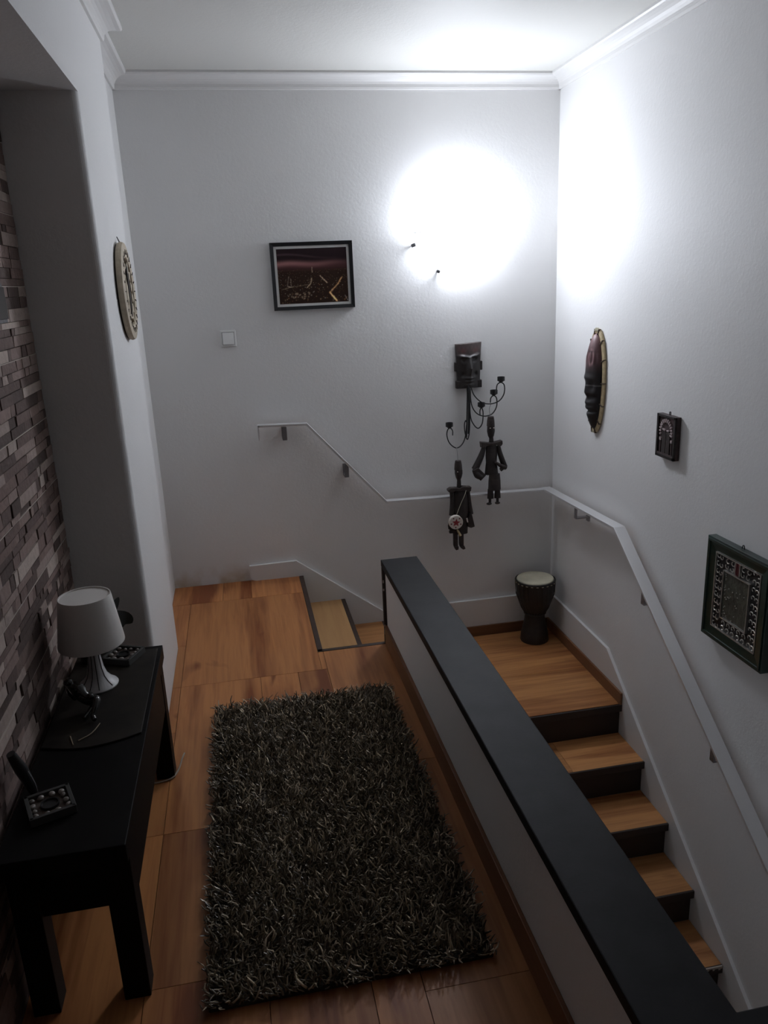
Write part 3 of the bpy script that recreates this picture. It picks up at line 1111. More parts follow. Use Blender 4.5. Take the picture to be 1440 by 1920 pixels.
MB().tube([(1.400, y, 0.690), (1.412, y - 0.004, 0.640), (1.436, y - 0.010, 0.568)], [0.013, 0.015, 0.017], 10, smooth=4).build('arm', 'darkwood', pr_, smooth=True)
MB().tube([(1.438, y - 0.012, 0.566), (1.408, y - 0.030, 0.580), (1.372, y - 0.038, 0.606)], [0.015, 0.011, 0.007], 10, smooth=4).build('arm', 'darkwood2', pr_, smooth=True)
MB().prism([(1.420, 0.585), (1.442, 0.567), (1.412, 0.545), (1.404, 0.560)], 'Y', y - 0.026, y - 0.008).build('sleeve', 'darkwood2', pr_, bevel=0.003)
MB().lathe([(0, 0.0), (0.037, 0.0), (0.035, 0.05), (0.031, 0.092), (0, 0.092)], (1.379, y, 0.438), 22, sy=0.72).build('skirt', 'darkwood2', pr_, smooth=True)
for lx in (1.355, 1.397):
    MB().lathe([(0, 0.0), (0.019, 0.0), (0.016, 0.055), (0, 0.055)], (lx, y, 0.388), 14, sy=0.8).build('trouser', 'darkwood', pr_, smooth=True)
for lx, fx in ((1.352, -0.014), (1.397, -0.004)):
    m = MB()
    m.tube([(lx, y, 0.392), (lx, y, 0.364)], 0.008, 10)
    m.ell((lx + fx * 0.5, y - 0.006, 0.359), 0.016, 0.013, 0.0075, 12, 8)
    m.build('foot', 'darkwood', pr_, smooth=True)

pl = puppet('puppet', 'black wooden puppet carrying a white toy drum with a red star, hanging lower', 1.168, 4.095, 0.632, 1)
y = 4.095
MB().tube([(1.171, y + 0.048, 0.692), (1.163, y + 0.008, 0.682), (1.164, y, 0.640), (1.163, y, 0.625)], 0.0016, 6, smooth=4).build('hook', 'steel_dull', pl)
MB().lathe([(0, 0.0), (0.0225, 0.0), (0.0205, 0.03), (0.0165, 0.052), (0.0, 0.052)], (1.166, y, 0.574), 20).build('hat', 'darkwood2', pl, smooth=True)
hd = MB().lathe([(0, -0.062), (0.010, -0.060), (0.017, -0.045), (0.0225, -0.022), (0.0225, -0.004), (0.021, 0.0), (0, 0.0)], (1.168, y, 0.574), 20, sx=0.98, sy=0.9).build('head', 'darkwood', pl, smooth=True)
MB().ell((1.157, y - 0.019, 0.566), 0.0035, 0.003, 0.0022, 8, 6).build('eye', 'cream', hd, smooth=True)
MB().tube([(1.169, y, 0.525), (1.169, y, 0.465)], [0.010, 0.014], 12).build('neck', 'darkwood', pl, smooth=True)
MB().prism([(1.099, 0.466), (1.118, 0.476), (1.150, 0.474), (1.168, 0.470), (1.190, 0.478), (1.236, 0.472), (1.232, 0.448), (1.212, 0.444), (1.196, 0.452), (1.140, 0.456), (1.118, 0.446), (1.102, 0.454)], 'Y', y - 0.024, y + 0.016).build('collar', 'darkwood2', pl, bevel=0.003)
MB().lathe([(0, 0.465), (0.036, 0.46), (0.048, 0.40), (0.050, 0.34), (0.043, 0.28), (0.040, 0.198), (0, 0.197)], (1.176, y, 0.0), 22, sy=0.55).build('torso', 'darkwood', pl, smooth=True)
MB().tube([(1.126, y, 0.455), (1.128, y - 0.006, 0.39), (1.118, y - 0.014, 0.315)], [0.013, 0.015, 0.014], 10, smooth=4).build('arm', 'darkwood', pl, smooth=True)
MB().tube([(1.118, y - 0.016, 0.300), (1.106, y - 0.026, 0.245), (1.146, y - 0.034, 0.228)], [0.012, 0.012, 0.009], 10, smooth=4).build('arm', 'darkwood', pl, smooth=True)
MB().box(1.100, 1.150, y - 0.036, y - 0.018, 0.214, 0.230).build('sleeve', 'darkwood', pl, bevel=0.003)
MB().tube([(1.218, y, 0.455), (1.226, y - 0.004, 0.37), (1.236, y - 0.008, 0.31)], [0.013, 0.014, 0.013], 10, smooth=4).build('arm', 'darkwood', pl, smooth=True)
MB().prism([(1.222, 0.318), (1.238, 0.310), (1.254, 0.236), (1.232, 0.230), (1.214, 0.238), (1.210, 0.262)], 'Y', y - 0.022, y + 0.002).build('sleeve', 'darkwood', pl, bevel=0.004)
MB().tube([(1.206, y - 0.018, 0.292), (1.210, y - 0.024, 0.268)], [0.005, 0.004], 8).build('hand', 'cream', pl, smooth=True)
for lx, fx in ((1.143, -0.003), (1.177, 0.005)):
    m = MB()
    m.box(lx - 0.0125, lx + 0.0125, y - 0.012, y + 0.010, 0.128, 0.205)
    m.prism([(lx - 0.012, 0.128), (lx + 0.0125, 0.128), (lx + fx + 0.014, 0.110), (lx + fx, 0.106), (lx - 0.008, 0.116)], 'Y', y - 0.026, y + 0.008)
    m.build('leg', 'darkwood2', pl, bevel=0.002)
dc = (1.132, y - 0.050, 0.285)
td = MB().lathe([(0, -0.016), (0.038, -0.016), (0.040, -0.010), (0.040, 0.010), (0.0385, 0.012), (0, 0.012)], dc, 32, (0, -1, 0)).build('toy_drum', 'cream', pl, smooth=True)


def star2d(cx, cz, R_, r_, rot=0.0):
    return [(cx + (R_ if k % 2 == 0 else r_) * math.sin(math.pi * k / 5 + rot), cz + (R_ if k % 2 == 0 else r_) * math.cos(math.pi * k / 5 + rot)) for k in range(10)]


MB().prism(star2d(dc[0], dc[2] - 0.001, 0.0250, 0.0105, 0.10), 'Y', dc[1] - 0.0135, dc[1] - 0.0115).build('star', 'red', td)
for k in range(5):
    a = 2 * math.pi * (k + 0.5) / 5 + 0.10
    MB().lathe([(0.0042, 0.0115), (0.0042, 0.0132), (0, 0.0132)], (dc[0] + 0.0290 * math.sin(a), dc[1], dc[2] + 0.0290 * math.cos(a)), 10, (0, -1, 0)).build('spot', 'darkred', td)
MB().tube([(1.212, y - 0.010, 0.478), (1.196, y - 0.030, 0.440), (1.165, y - 0.038, 0.38), (1.136, y - 0.044, 0.315)], 0.0014, 6, smooth=4).build('strap', 'rope', pl)
MB().tube([(1.143, y - 0.040, 0.236), (1.160, y - 0.050, 0.200)], [0.005, 0.008], 10).build('drum_stick', 'bamboo', pl, smooth=True)

# ------------------------------------------------------------------ oval mask on the right wall
om = thing('oval_mask', (XR, 3.672, 1.07), 'tall narrow carved mask with a bamboo rim on the right wall', 'mask')
CY, CZ, HY, HZ = 3.672, 1.072, 0.080, 0.246


def oval_half(v):
    t = (v - 0.5) * 2
    return np.sqrt(np.clip(1 - np.abs(t) ** 2.4, 0.0008, 1)) * (1 - 0.10 * np.clip(-t, 0, 1))


def face_oval(u, v):
    hw_ = HY * 0.86 * oval_half(v)
    s = (u - 0.5) * 2
    yv = CY - s * hw_
    zv = CZ + (v - 0.5) * 2 * HZ * 0.97
    h = 0.012 + 0.050 * np.sqrt(np.clip(1 - s ** 2, 0, 1)) * np.clip(oval_half(v), 0, 1)
    h += 0.007 * ga(v - 0.55, 0.03) * ga(s, 0.8)
    h -= 0.010 * ga(v - 0.455, 0.045) * ga(np.abs(s) - 0.5, 0.22)
    h += 0.012 * ga(s, 0.22) * np.clip(1 - np.abs(v - 0.40) / 0.13, 0, 1)
    h -= 0.008 * ga(v - 0.345, 0.030)
    h += 0.007 * ga(s, 0.5) * (ga(v - 0.285, 0.018) + ga(v - 0.235, 0.020))
    h += 0.006 * ga(s, 0.4) * ga(v - 0.155, 0.035) - 0.010 * ga(v - 0.195, 0.015)
    h += 0.003 * np.sin(u * 40) * ga(v - 0.75, 0.06)
    return XR - h, yv, zv


def face_oval_col(u, v):
    s = (u - 0.5) * 2
    t = np.clip((v - 0.60) / 0.16, 0, 1)
    r = 0.014 + 0.105 * t
    g = 0.012 + 0.048 * t
    b = 0.014 + 0.050 * t
    sw_ = (ga(np.hypot((s - 0.35) * 0.6, (v - 0.76) * 2.2) - 0.16, 0.035) + ga(np.hypot((s + 0.45) * 0.6, (v - 0.70) * 2.2) - 0.10, 0.03)) * 0.16
    ln_ = ga(v - 0.475, 0.004) * 0.25
    dk = 1 - 0.8 * np.clip(ga(v - 0.82, 0.012) * ga(s - 0.2, 0.5), 0, 1)
    top = np.clip((v - 0.86) / 0.1, 0, 1) * 0.10
    return (r + sw_ + ln_ + top) * dk, (g + sw_ * 0.6 + ln_ + top * 0.65) * dk, (b + sw_ * 0.62 + ln_ + top * 0.65) * dk


grid_mesh('face', 'paint', om, 34, 90, face_oval, face_oval_col, lambda u, v: (np.full_like(u, XR - 0.003), face_oval(u, v)[1], face_oval(u, v)[2]))


def oval_pt(a, sc, x):
    v = 0.5 + 0.5 * math.cos(a)
    hw_ = HY * float(oval_half(np.array([min(0.9995, max(0.0005, v))]))[0])
    sg = 1 if math.sin(a) >= 0 else -1
    return (x, CY - sg * hw_ * sc, CZ + math.cos(a) * HZ * (1 + (sc - 1) * 0.35))


angs = []
for i in range(72):
    angs.append(2 * math.pi * i / 72)
for sc, xx, rr in ((1.10, XR - 0.008, 0.0075), (0.99, XR - 0.011, 0.0065)):
    MB().tube([oval_pt(a, sc, xx) for a in angs], rr, 8, closed=True).build('rim', 'bamboo', om, smooth=True)
for i in range(14):
    a = 2 * math.pi * (i + 0.5) / 14
    p0, p1 = Vector(oval_pt(a, 0.90, XR - 0.012)), Vector(oval_pt(a, 1.22, XR - 0.008))
    d = (p1 - p0)
    MB().obox((p0 + p1) / 2 - Vector((0.004, 0, 0)), d * 0.5, Vector((0.0065, 0, 0)), d.cross(Vector((1, 0, 0))).normalized() * 0.0018).build('binding', 'binding', om)
m = MB()
for k in range(4):
    m.tube([(XR - 0.01, CY - 0.018 + 0.012 * k, CZ + HZ - 0.008), (XR - 0.020, CY - 0.015 + 0.010 * k, CZ + HZ + 0.006), (XR - 0.012, CY - 0.010 + 0.009 * k, CZ + HZ + 0.018)], 0.0025, 6)
m.build('lashing', 'rope', om)
m = MB()
for k in range(3):
    m.tube([(XR - 0.014, CY - 0.006 + 0.010 * k, CZ - HZ + 0.014), (XR - 0.016, CY - 0.002 + 0.012 * k, CZ - HZ - 0.012)], 0.0028, 6)
m.build('lashing', 'rope', om)

# ------------------------------------------------------------------ small arch plaque
pq = thing('plaque', (XR, 2.97, 0.92), 'small dark carved plaque of an arched doorway on the right wall', 'plaque')
ya, yb, za, zb = 2.897, 3.042, 0.828, 1.012
PX = XR - 0.020
MB().box(PX, XR, ya, yb, za, zb).build('board', 'plaque', pq, bevel=0.002)
m = MB()
for a, b, c, d in ((ya, ya + 0.013, za, zb), (yb - 0.013, yb, za, zb), (ya, yb, zb - 0.011, zb), (ya, yb, za, za + 0.014)):
    m.box(PX - 0.008, PX + 0.002, a, b, c, d)
m.build('border', 'darkwood', pq, bevel=0.0015)
cy, cz = 2.969, 0.945
for k in range(15):
    a = -0.35 + (math.pi + 0.7) * k / 14
    d = Vector((0, math.cos(a), math.sin(a)))
    t = Vector((0, -math.sin(a), math.cos(a)))
    MB().obox(Vector((PX - 0.004, cy, cz)) + d * 0.044, d * 0.0075, t * 0.0030, Vector((0.0035, 0, 0))).build('arch_stone', 'plaque_pale', pq)
for sy in (-1, 1):
    MB().prism([(cy + sy * 0.0012, 0.846), (cy + sy * 0.031, 0.846), (cy + sy * 0.031, 0.938), (cy + sy * 0.018, 0.946), (cy + sy * 0.0012, 0.938)], 'X', PX - 0.005, PX + 0.001).build('door_leaf', 'darkwood2', pq, bevel=0.001)
    MB().prism([(cy + sy * 0.006, 0.944), (cy + sy * 0.028, 0.948), (cy + sy * 0.026, 0.954), (cy + sy * 0.008, 0.950)], 'X', PX - 0.007, PX).build('door_head', 'plaque_pale', pq)
    MB().box(PX - 0.004, PX, cy + sy * 0.044 - 0.004, cy + sy * 0.044 + 0.004, 0.846, 0.90).build('column', 'plaque', pq)
    MB().box(PX - 0.006, PX, cy + sy * 0.044 - 0.006, cy + sy * 0.044 + 0.006, 0.900, 0.912).build('capital', 'plaque_pale', pq)
MB().box(PX - 0.007, PX, ya + 0.013, yb - 0.013, za + 0.014, za + 0.020).build('step', 'plaque', pq)
MB().tube([(XR - 0.010, cy - 0.004, zb - 0.002), (XR - 0.010, cy - 0.004, zb + 0.012), (XR - 0.010, cy + 0.004, zb + 0.012), (XR - 0.010, cy + 0.004, zb - 0.002)], 0.002, 6, smooth=3).build('hanger', 'iron', pq)

# ------------------------------------------------------------------ green ornate frame
gf = thing('ornate_frame', (XR, 2.42, 0.395), 'dark green lacquered frame with silver filigree border low on the right wall', 'frame')
ya, yb, za, zb = 2.228, 2.602, 0.190, 0.602
GX = XR - 0.034


def ring_yz(ya, yb, za, zb, w, xf_out, xf_in, xb):
    m = MB()
    bm = m.bm
    outer = [(ya, za), (yb, za), (yb, zb), (ya, zb)]
    inner = [(ya + w, za + w), (yb - w, za + w), (yb - w, zb - w), (ya + w, zb - w)]
    A = [bm.verts.new((xf_out, p[0], p[1])) for p in outer]
    B = [bm.verts.new((xf_in, p[0], p[1])) for p in inner]
    C = [bm.verts.new((xb, p[0], p[1])) for p in outer]
    D_ = [bm.verts.new((xb, p[0], p[1])) for p in inner]
    for i in range(4):
        j = (i + 1) % 4
        bm.faces.new((A[i], A[j], B[j], B[i]))
        bm.faces.new((A[i], C[i], C[j], A[j]))
        bm.faces.new((B[i], B[j], D_[j], D_[i]))
        bm.faces.new((C[i], D_[i], D_[j], C[j]))
    return m


ring_yz(ya, yb, za, zb, 0.050, GX, GX + 0.006, XR).build('moulding', 'green', gf, bevel=0.002)
ring_yz(ya + 0.008, yb - 0.008, za + 0.008, zb - 0.008, 0.010, GX - 0.004, GX - 0.003, GX + 0.01).build('bead', 'green', gf, bevel=0.001)
iy0, iy1, iz0, iz1 = ya + 0.050, yb - 0.050, za + 0.050, zb - 0.050
MB().box(GX + 0.012, XR, iy0, iy1, iz0, iz1).build('panel', 'frame', gf)
BW = 0.058
MB().box(GX + 0.006, GX + 0.013, iy0 + BW + 0.004, iy1 - BW - 0.004, iz0 + BW + 0.004, iz1 - BW - 0.004).build('centre_panel', 'greenpanel', gf, bevel=0.003)
ring_yz(iy0 + 0.002, iy1 - 0.002, iz0 + 0.002, iz1 - 0.002, 0.0035, GX + 0.004, GX + 0.004, GX + 0.012).build('silver_edge', 'silver', gf)
ring_yz(iy0 + BW, iy1 - BW, iz0 + BW, iz1 - BW, 0.0035, GX + 0.002, GX + 0.002, GX + 0.012).build('silver_edge', 'silver', gf)


def curl(m, y, z, r, a0, flip):
    pts = []
    for k in range(10):
        t = k / 9
        a = a0 + flip * t * 4.4
        rr = r * (1 - 0.62 * t)
        pts.append((GX + 0.008, y + rr * math.cos(a), z + rr * math.sin(a)))
    m.tube(pts, 0.0021, 5)


fm = MB()
rf = random.Random(9)
n_side = int((iz1 - iz0) / 0.030)
for k in range(n_side):
    zc = iz0 + (k + 0.5) * (iz1 - iz0) / n_side
    for yc, fl_ in ((iy0 + BW / 2, 1), (iy1 - BW / 2, -1)):
        curl(fm, yc - 0.010, zc, 0.0125, rf.uniform(0, 1.0), fl_)
        curl(fm, yc + 0.012, zc + 0.004, 0.0125, math.pi + rf.uniform(0, 1.0), -fl_)
n_top = int((iy1 - iy0 - 2 * BW) / 0.030)
for k in range(n_top):
    yc = iy0 + BW + (k + 0.5) * (iy1 - iy0 - 2 * BW) / n_top
    for zc, fl_ in ((iz0 + BW / 2, 1), (iz1 - BW / 2, -1)):
        if abs(yc - (iy0 + iy1) / 2) < 0.014 and zc > 0.4:
            continue
        curl(fm, yc, zc - 0.012, 0.0125, rf.uniform(0, 1.0), fl_)
        curl(fm, yc, zc + 0.012, 0.0125, math.pi + rf.uniform(0, 1.0), -fl_)
fo = fm.build('filigree', 'silver', gf, smooth=True)
fo['kind'] = 'stuff'
ym = (iy0 + iy1) / 2
for dy in (-0.014, -0.005, 0.005, 0.014):
    MB().box(GX + 0.004, GX + 0.012, ym + dy - 0.0025, ym + dy + 0.0025, iz1 - BW + 0.004, iz1 - 0.006).build('bar', 'silver' if abs(dy) > 0.01 else 'darkred', gf)
for k in range(34):
    yy = rf.uniform(iy0 + BW + 0.01, iy1 - BW - 0.01)
    zz = rf.uniform(iz0 + BW + 0.01, iz1 - BW - 0.01)
    if rf.random() < 0.6:
        yy = iy1 - BW - 0.012 - abs(rf.gauss(0, 0.02))
    MB().ell((GX + 0.005, yy, zz), 0.0024, 0.0024, 0.0024, 6, 4).build('sparkle_bead', 'silver', gf, smooth=True)  # silver beads standing in for sparkles on the embossed panel
MB().tube([(XR - 0.012, ym - 0.008, zb - 0.004), (XR - 0.012, ym - 0.004, zb + 0.012), (XR - 0.012, ym + 0.004, zb + 0.012), (XR - 0.012, ym + 0.008, zb - 0.004)], 0.002, 6, smooth=3).build('hanger', 'iron', gf)

# ------------------------------------------------------------------ carved disc on the left pier
cd = thing('carved_disc', (XL, 3.135, 1.603), 'round pale carved wooden disc hanging on the white pier at the left', 'wall decoration')
DC = (XL, 3.135, 1.603)
MB().lathe([(0.150, 0.004), (0.172, 0.006), (0.176, 0.016), (0.172, 0.026), (0.150, 0.029), (0.122, 0.026), (0.118, 0.018), (0.118, 0.006)], DC, 56, (1, 0, 0)).build('rim', 'disc', cd, smooth=True)
MB().lathe([(0.168, 0.0), (0.168, 0.006), (0, 0.006)], DC, 48, (1, 0, 0)).build('backing', 'disc_dark', cd)


def disc_piece(pts, name='carving', mat='disc', a=0.006, b=0.024):
    MB().prism([(DC[1] + p, DC[2] + q) for p, q in pts], 'X', XL + a, XL + b).build(name, mat, cd, bevel=0.002)


def arc_band(r0, r1, a0, a1, n=14, cy=0.0, cz=0.0):
    o_ = [(cy + r1 * math.cos(a0 + (a1 - a0) * k / n), cz + r1 * math.sin(a0 + (a1 - a0) * k / n)) for k in range(n + 1)]
    i_ = [(cy + r0 * math.cos(a0 + (a1 - a0) * k / n), cz + r0 * math.sin(a0 + (a1 - a0) * k / n)) for k in range(n, -1, -1)]
    return o_ + i_


disc_piece(arc_band(0.083, 0.100, 1.1, 5.0))
disc_piece(arc_band(0.040, 0.066, 2.2, 4.1, cy=0.0))
for k in range(7):
    a = 2.0 + k * 0.36
    c_, s_ = math.cos(a), math.sin(a)
    disc_piece([(0.104 * c_ - 0.010 * s_, 0.104 * s_ + 0.010 * c_), (0.121 * c_, 0.121 * s_), (0.104 * c_ + 0.010 * s_, 0.104 * s_ - 0.010 * c_), (0.092 * c_, 0.092 * s_)], 'carved_leaf')
for k in range(6):
    a = -1.2 + k * 0.46
    c_, s_ = math.cos(a), math.sin(a)
    disc_piece([(0.085 * c_ - 0.020 * s_, 0.085 * s_ + 0.020 * c_), (0.121 * c_, 0.121 * s_), (0.085 * c_ + 0.020 * s_, 0.085 * s_ - 0.020 * c_), (0.072 * c_, 0.072 * s_)], 'carved_leaf')
disc_piece([(-0.052, -0.078), (-0.030, -0.088), (-0.016, -0.03), (-0.020, 0.02), (-0.040, 0.060), (-0.052, 0.050), (-0.034, 0.0)])
cres = [(-0.012 + 0.034 * math.cos(t), 0.004 + 0.096 * math.sin(t)) for t in np.linspace(-1.5, 1.57, 16)]
cres += [(-0.014 + 0.004 * math.cos(t), 0.004 + 0.092 * math.sin(t)) for t in np.linspace(1.5, -1.45, 16)]
disc_piece(cres, 'recess_shade_crescent', 'disc_dark', 0.006, 0.0262)  # dark inlay stands in for the shade of the carved recess
for k in range(26):
    a = 2 * math.pi * k / 26
    c_, s_ = math.cos(a), math.sin(a)
    MB().obox((XL + 0.0285, DC[1] + 0.140 * c_, DC[2] + 0.140 * s_), (0.0016, 0, 0), (0, c_ * 0.009, s_ * 0.009), (0, -s_ * 0.0022, c_ * 0.0022)).build('notch', 'disc_dark', cd)
MB().tube([(XL + 0.012, 3.135 - 0.01, 1.777), (XL + 0.006, 3.127, 1.795), (XL + 0.012, 3.135 + 0.01, 1.777)], 0.0015, 6).build('hanger', 'iron', cd)

# ------------------------------------------------------------------ djembe on the landing
DX, DY, DZ = 1.617, 4.062, -0.51
dj = thing('djembe', (DX, DY, DZ), 'dark goblet drum with a cream skin standing on the landing in the corner', 'drum')
MB().lathe([(0, 0.0), (0.082, 0.0), (0.085, 0.006), (0.080, 0.05), (0.066, 0.11), (0.058, 0.165), (0.060, 0.185), (0.078, 0.215), (0.098, 0.255), (0.108, 0.30), (0.112, 0.35), (0.1135, 0.388), (0.108, 0.392), (0, 0.392)], (DX, DY, DZ), 40).build('body', 'drumbody', dj, smooth=True)
MB().lathe([(0.1085, 0.391), (0.1055, 0.398), (0.098, 0.400), (0.05, 0.398), (0, 0.397)], (DX, DY, DZ), 40).build('drumhead', 'skin', dj, smooth=True)
MB().tube([(DX + 0.1135 * math.cos(2 * math.pi * k / 40), DY + 0.1135 * math.sin(2 * math.pi * k / 40), DZ + 0.388) for k in range(40)], 0.0062, 8, closed=True).build('hoop', 'drumbody', dj, smooth=True)
MB().tube([(DX + 0.061 * math.cos(2 * math.pi * k / 30), DY + 0.061 * math.sin(2 * math.pi * k / 30), DZ + 0.180) for k in range(30)], 0.006, 8, closed=True).build('waist_ring', 'drumbody', dj, smooth=True)
for k in range(24):
    a = 2 * math.pi * k / 24
    c_, s_ = math.cos(a), math.sin(a)
    MB().obox((DX + 0.1185 * c_, DY + 0.1185 * s_, DZ + 0.381), (-s_ * 0.006, c_ * 0.006, 0), (c_ * 0.0018, s_ * 0.0018, 0), (0, 0, 0.0016)).build('lacing_loop', 'rope', dj)
    MB().tube([(DX + 0.1175 * c_, DY + 0.1175 * s_, DZ + 0.380), (DX + 0.113 * math.cos(a + .06), DY + 0.113 * math.sin(a + .06), DZ + 0.305), (DX + 0.083 * math.cos(a + .12), DY + 0.083 * math.sin(a + .12), DZ + 0.218), (DX + 0.064 * math.cos(a + .13), DY + 0.064 * math.sin(a + .13), DZ + 0.184)], 0.0017, 5).build('cord', 'drumbody', dj)

# ------------------------------------------------------------------ console table
ct = thing('console_table', (-0.47, 2.0, 0.0), 'low black wooden console table against the stone wall', 'table')
TX0, TX1, TY0, TY1, TZ = -0.602, -0.331, 1.500, 2.500, 0.455
MB().box(TX0, TX1, TY0, TY1, TZ - 0.048, TZ).build('tabletop', 'black', ct, bevel=0.002)
for xa in (TX0 + 0.004, TX1 - 0.064):
    for ya_ in (TY0 + 0.035, TY1 - 0.095):
        MB().box(xa, xa + 0.060, ya_, ya_ + 0.060, 0, TZ - 0.048).build('leg', 'black', ct, bevel=0.002)
MB().box(TX1 - 0.024, TX1 - 0.006, TY0 + 0.095, TY1 - 0.095, 0.262, TZ - 0.048).build('apron', 'black', ct)
MB().box(TX0 + 0.006, TX0 + 0.024, TY0 + 0.095, TY1 - 0.095, 0.262, TZ - 0.048).build('apron', 'black', ct)
for ya_ in (TY0 + 0.05, TY1 - 0.068):
    MB().box(TX0 + 0.064, TX1 - 0.064, ya_, ya_ + 0.018, 0.262, TZ - 0.048).build('apron', 'black', ct)

# ---- round-ended dark mat on the table
mt_pts = [(TX0 + 0.004, 2.47), (TX0 + 0.004, 1.945)]
for k in range(0, 15):
    t = k / 14
    mt_pts.append((TX0 + 0.004 + (TX1 - 0.012 - TX0 - 0.004) * t, 1.945 - 0.040 * math.sin(math.pi * (0.06 + 0.88 * t)) + 0.012 * t))
mt_pts += [(TX1 - 0.012, 2.47)]
tag(MB().prism(mt_pts, 'Z', TZ, TZ + 0.005).build('table_mat', 'slate', bevel=0.0015), 'dark round-ended slate mat lying on the black console table under the lamp', 'mat')
MZ = TZ + 0.005

# ---- table lamp
LX, LY = -0.500, 2.255
tl = thing('table_lamp', (LX, LY, MZ), 'small unlit white plastic table lamp with a tapered shade on the black table', 'lamp')
base_prof = [(0, 0.0), (0.058, 0.0), (0.0595, 0.004), (0.055, 0.010), (0.042, 0.020), (0.030, 0.036), (0.023, 0.060), (0.019, 0.095), (0.018, 0.150), (0, 0.150)]
bs = MB().lathe(base_prof, (LX, LY, MZ), 36).build('base', 'lampbase', tl, smooth=True)
for a in (-1.85, -1.35, -2.5, -0.6, 0.6, 1.7):
    pts = [(LX + (r + 0.0004) * math.cos(a), LY + (r + 0.0004) * math.sin(a), MZ + h) for r, h in ((0.056, 0.0095), (0.042, 0.020), (0.030, 0.036), (0.023, 0.060), (0.019, 0.095), (0.018, 0.13))]
    MB().tube(pts, 0.0013, 6).build('groove', 'slot', bs)
sp_ = []
m = MB()
seg = 96
R1, R2, Z1, Z2 = 0.0955, 0.0745, MZ + 0.140, MZ + 0.293
prof_o = [(R1 - 0.0015, Z1), (R1, Z1 + 0.001), (R1 - 0.0002, Z1 + 0.006), (R2 + 0.0004, Z2 - 0.003), (R2, Z2), (R2 - 0.003, Z2), (R2 - 0.004, Z2 - 0.004), (0.0, Z2 - 0.004)]
m.lathe([(r, z - MZ) for r, z in prof_o], (LX, LY, MZ), seg)
for v in m.bm.verts:                                  # fine vertical ribbing
    d = Vector((v.co.x - LX, v.co.y - LY))
    if d.length > 0.07:
        k = round((math.atan2(d.y, d.x) / (2 * math.pi)) * seg)
        if k % 2:
            v.co.x -= d.x / d.length * 0.0007
            v.co.y -= d.y / d.length * 0.0007
m.lathe([(R1 - 0.0015, 0.140), (R2 - 0.002, 0.286), (0, 0.286)], (LX, LY, MZ), 48)
m.build('lamp_shade', 'shade', tl, smooth=True)

# ---- glossy figurine reclining on the mat
FX, FYY = -0.520, 2.105
fg = thing('figurine', (FX, FYY, MZ), 'small glossy black seated figurine in front of the white lamp', 'figurine')
P_ = {'pelvis': (-0.510, 2.110, MZ + 0.024), 'belly': (-0.523, 2.116, MZ + 0.047), 'chest': (-0.536, 2.120, MZ + 0.068), 'neck': (-0.545, 2.116, MZ + 0.084), 'head': (-0.553, 2.111, MZ + 0.102),
      'sl': (-0.520, 2.100, MZ + 0.076), 'el': (-0.496, 2.088, MZ + 0.052), 'hl': (-0.480, 2.076, MZ + 0.060),
      'sr': (-0.553, 2.136, MZ + 0.074), 'er': (-0.560, 2.150, MZ + 0.044), 'hr': (-0.545, 2.155, MZ + 0.012),
      'kl': (-0.468, 2.076, MZ + 0.050), 'al': (-0.482, 2.045, MZ + 0.012), 'tl': (-0.474, 2.030, MZ + 0.008),
      'kr': (-0.472, 2.110, MZ + 0.030), 'ar': (-0.500, 2.060, MZ + 0.010), 'tr': (-0.508, 2.046, MZ + 0.008)}
names = list(P_)
edges = [('pelvis', 'belly'), ('belly', 'chest'), ('chest', 'neck'), ('neck', 'head'), ('chest', 'sl'), ('sl', 'el'), ('el', 'hl'), ('chest', 'sr'), ('sr', 'er'), ('er', 'hr'), ('pelvis', 'kl'), ('kl', 'al'), ('al', 'tl'), ('pelvis', 'kr'), ('kr', 'ar'), ('ar', 'tr')]
rad = {'pelvis': .017, 'belly': .014, 'chest': .017, 'neck': .008, 'head': .016, 'sl': .009, 'el': .007, 'hl': .006, 'sr': .009, 'er': .007, 'hr': .006, 'kl': .010, 'al': .006, 'tl': .006, 'kr': .010, 'ar': .006, 'tr': .006}
me = bpy.data.meshes.new('body')
me.from_pydata([Vector(P_[n]) - fg.location for n in names], [(names.index(a), names.index(b)) for a, b in edges], [])
ob = bpy.data.objects.new('body', me)
COL.objects.link(ob)
ob.parent = fg
sk = ob.modifiers.new('skin', 'SKIN')
for i, n in enumerate(names):
    d = me.skin_vertices[0].data[i]
    d.radius = (rad[n] * 1.25, rad[n] * 1.25)
    d.use_root = (n == 'pelvis')
sk.use_smooth_shade = True
ss = ob.modifiers.new('sub', 'SUBSURF')
ss.levels = ss.render_levels = 2
me.materials.append(M['gloss'])

# ---- twigs on the mat
for k, (pts, lb) in enumerate((([(-0.505, 1.945), (-0.475, 1.972), (-0.460, 2.018)], 'longer bent dry twig lying on the dark mat before the figurine'),
                               ([(-0.530, 1.972), (-0.514, 1.925)], 'short dry twig lying on the dark mat near its rounded edge'))):
    P3 = [(x, yv, MZ + 0.0018 + 0.001 * i) for i, (x, yv) in enumerate(pts)]
    tag(MB().tube(P3, [0.0018, 0.0012], 6, smooth=3 if len(pts) > 2 else 1).build('twig', 'twig', smooth=True), lb, 'twig', 'twigs on the dark mat')


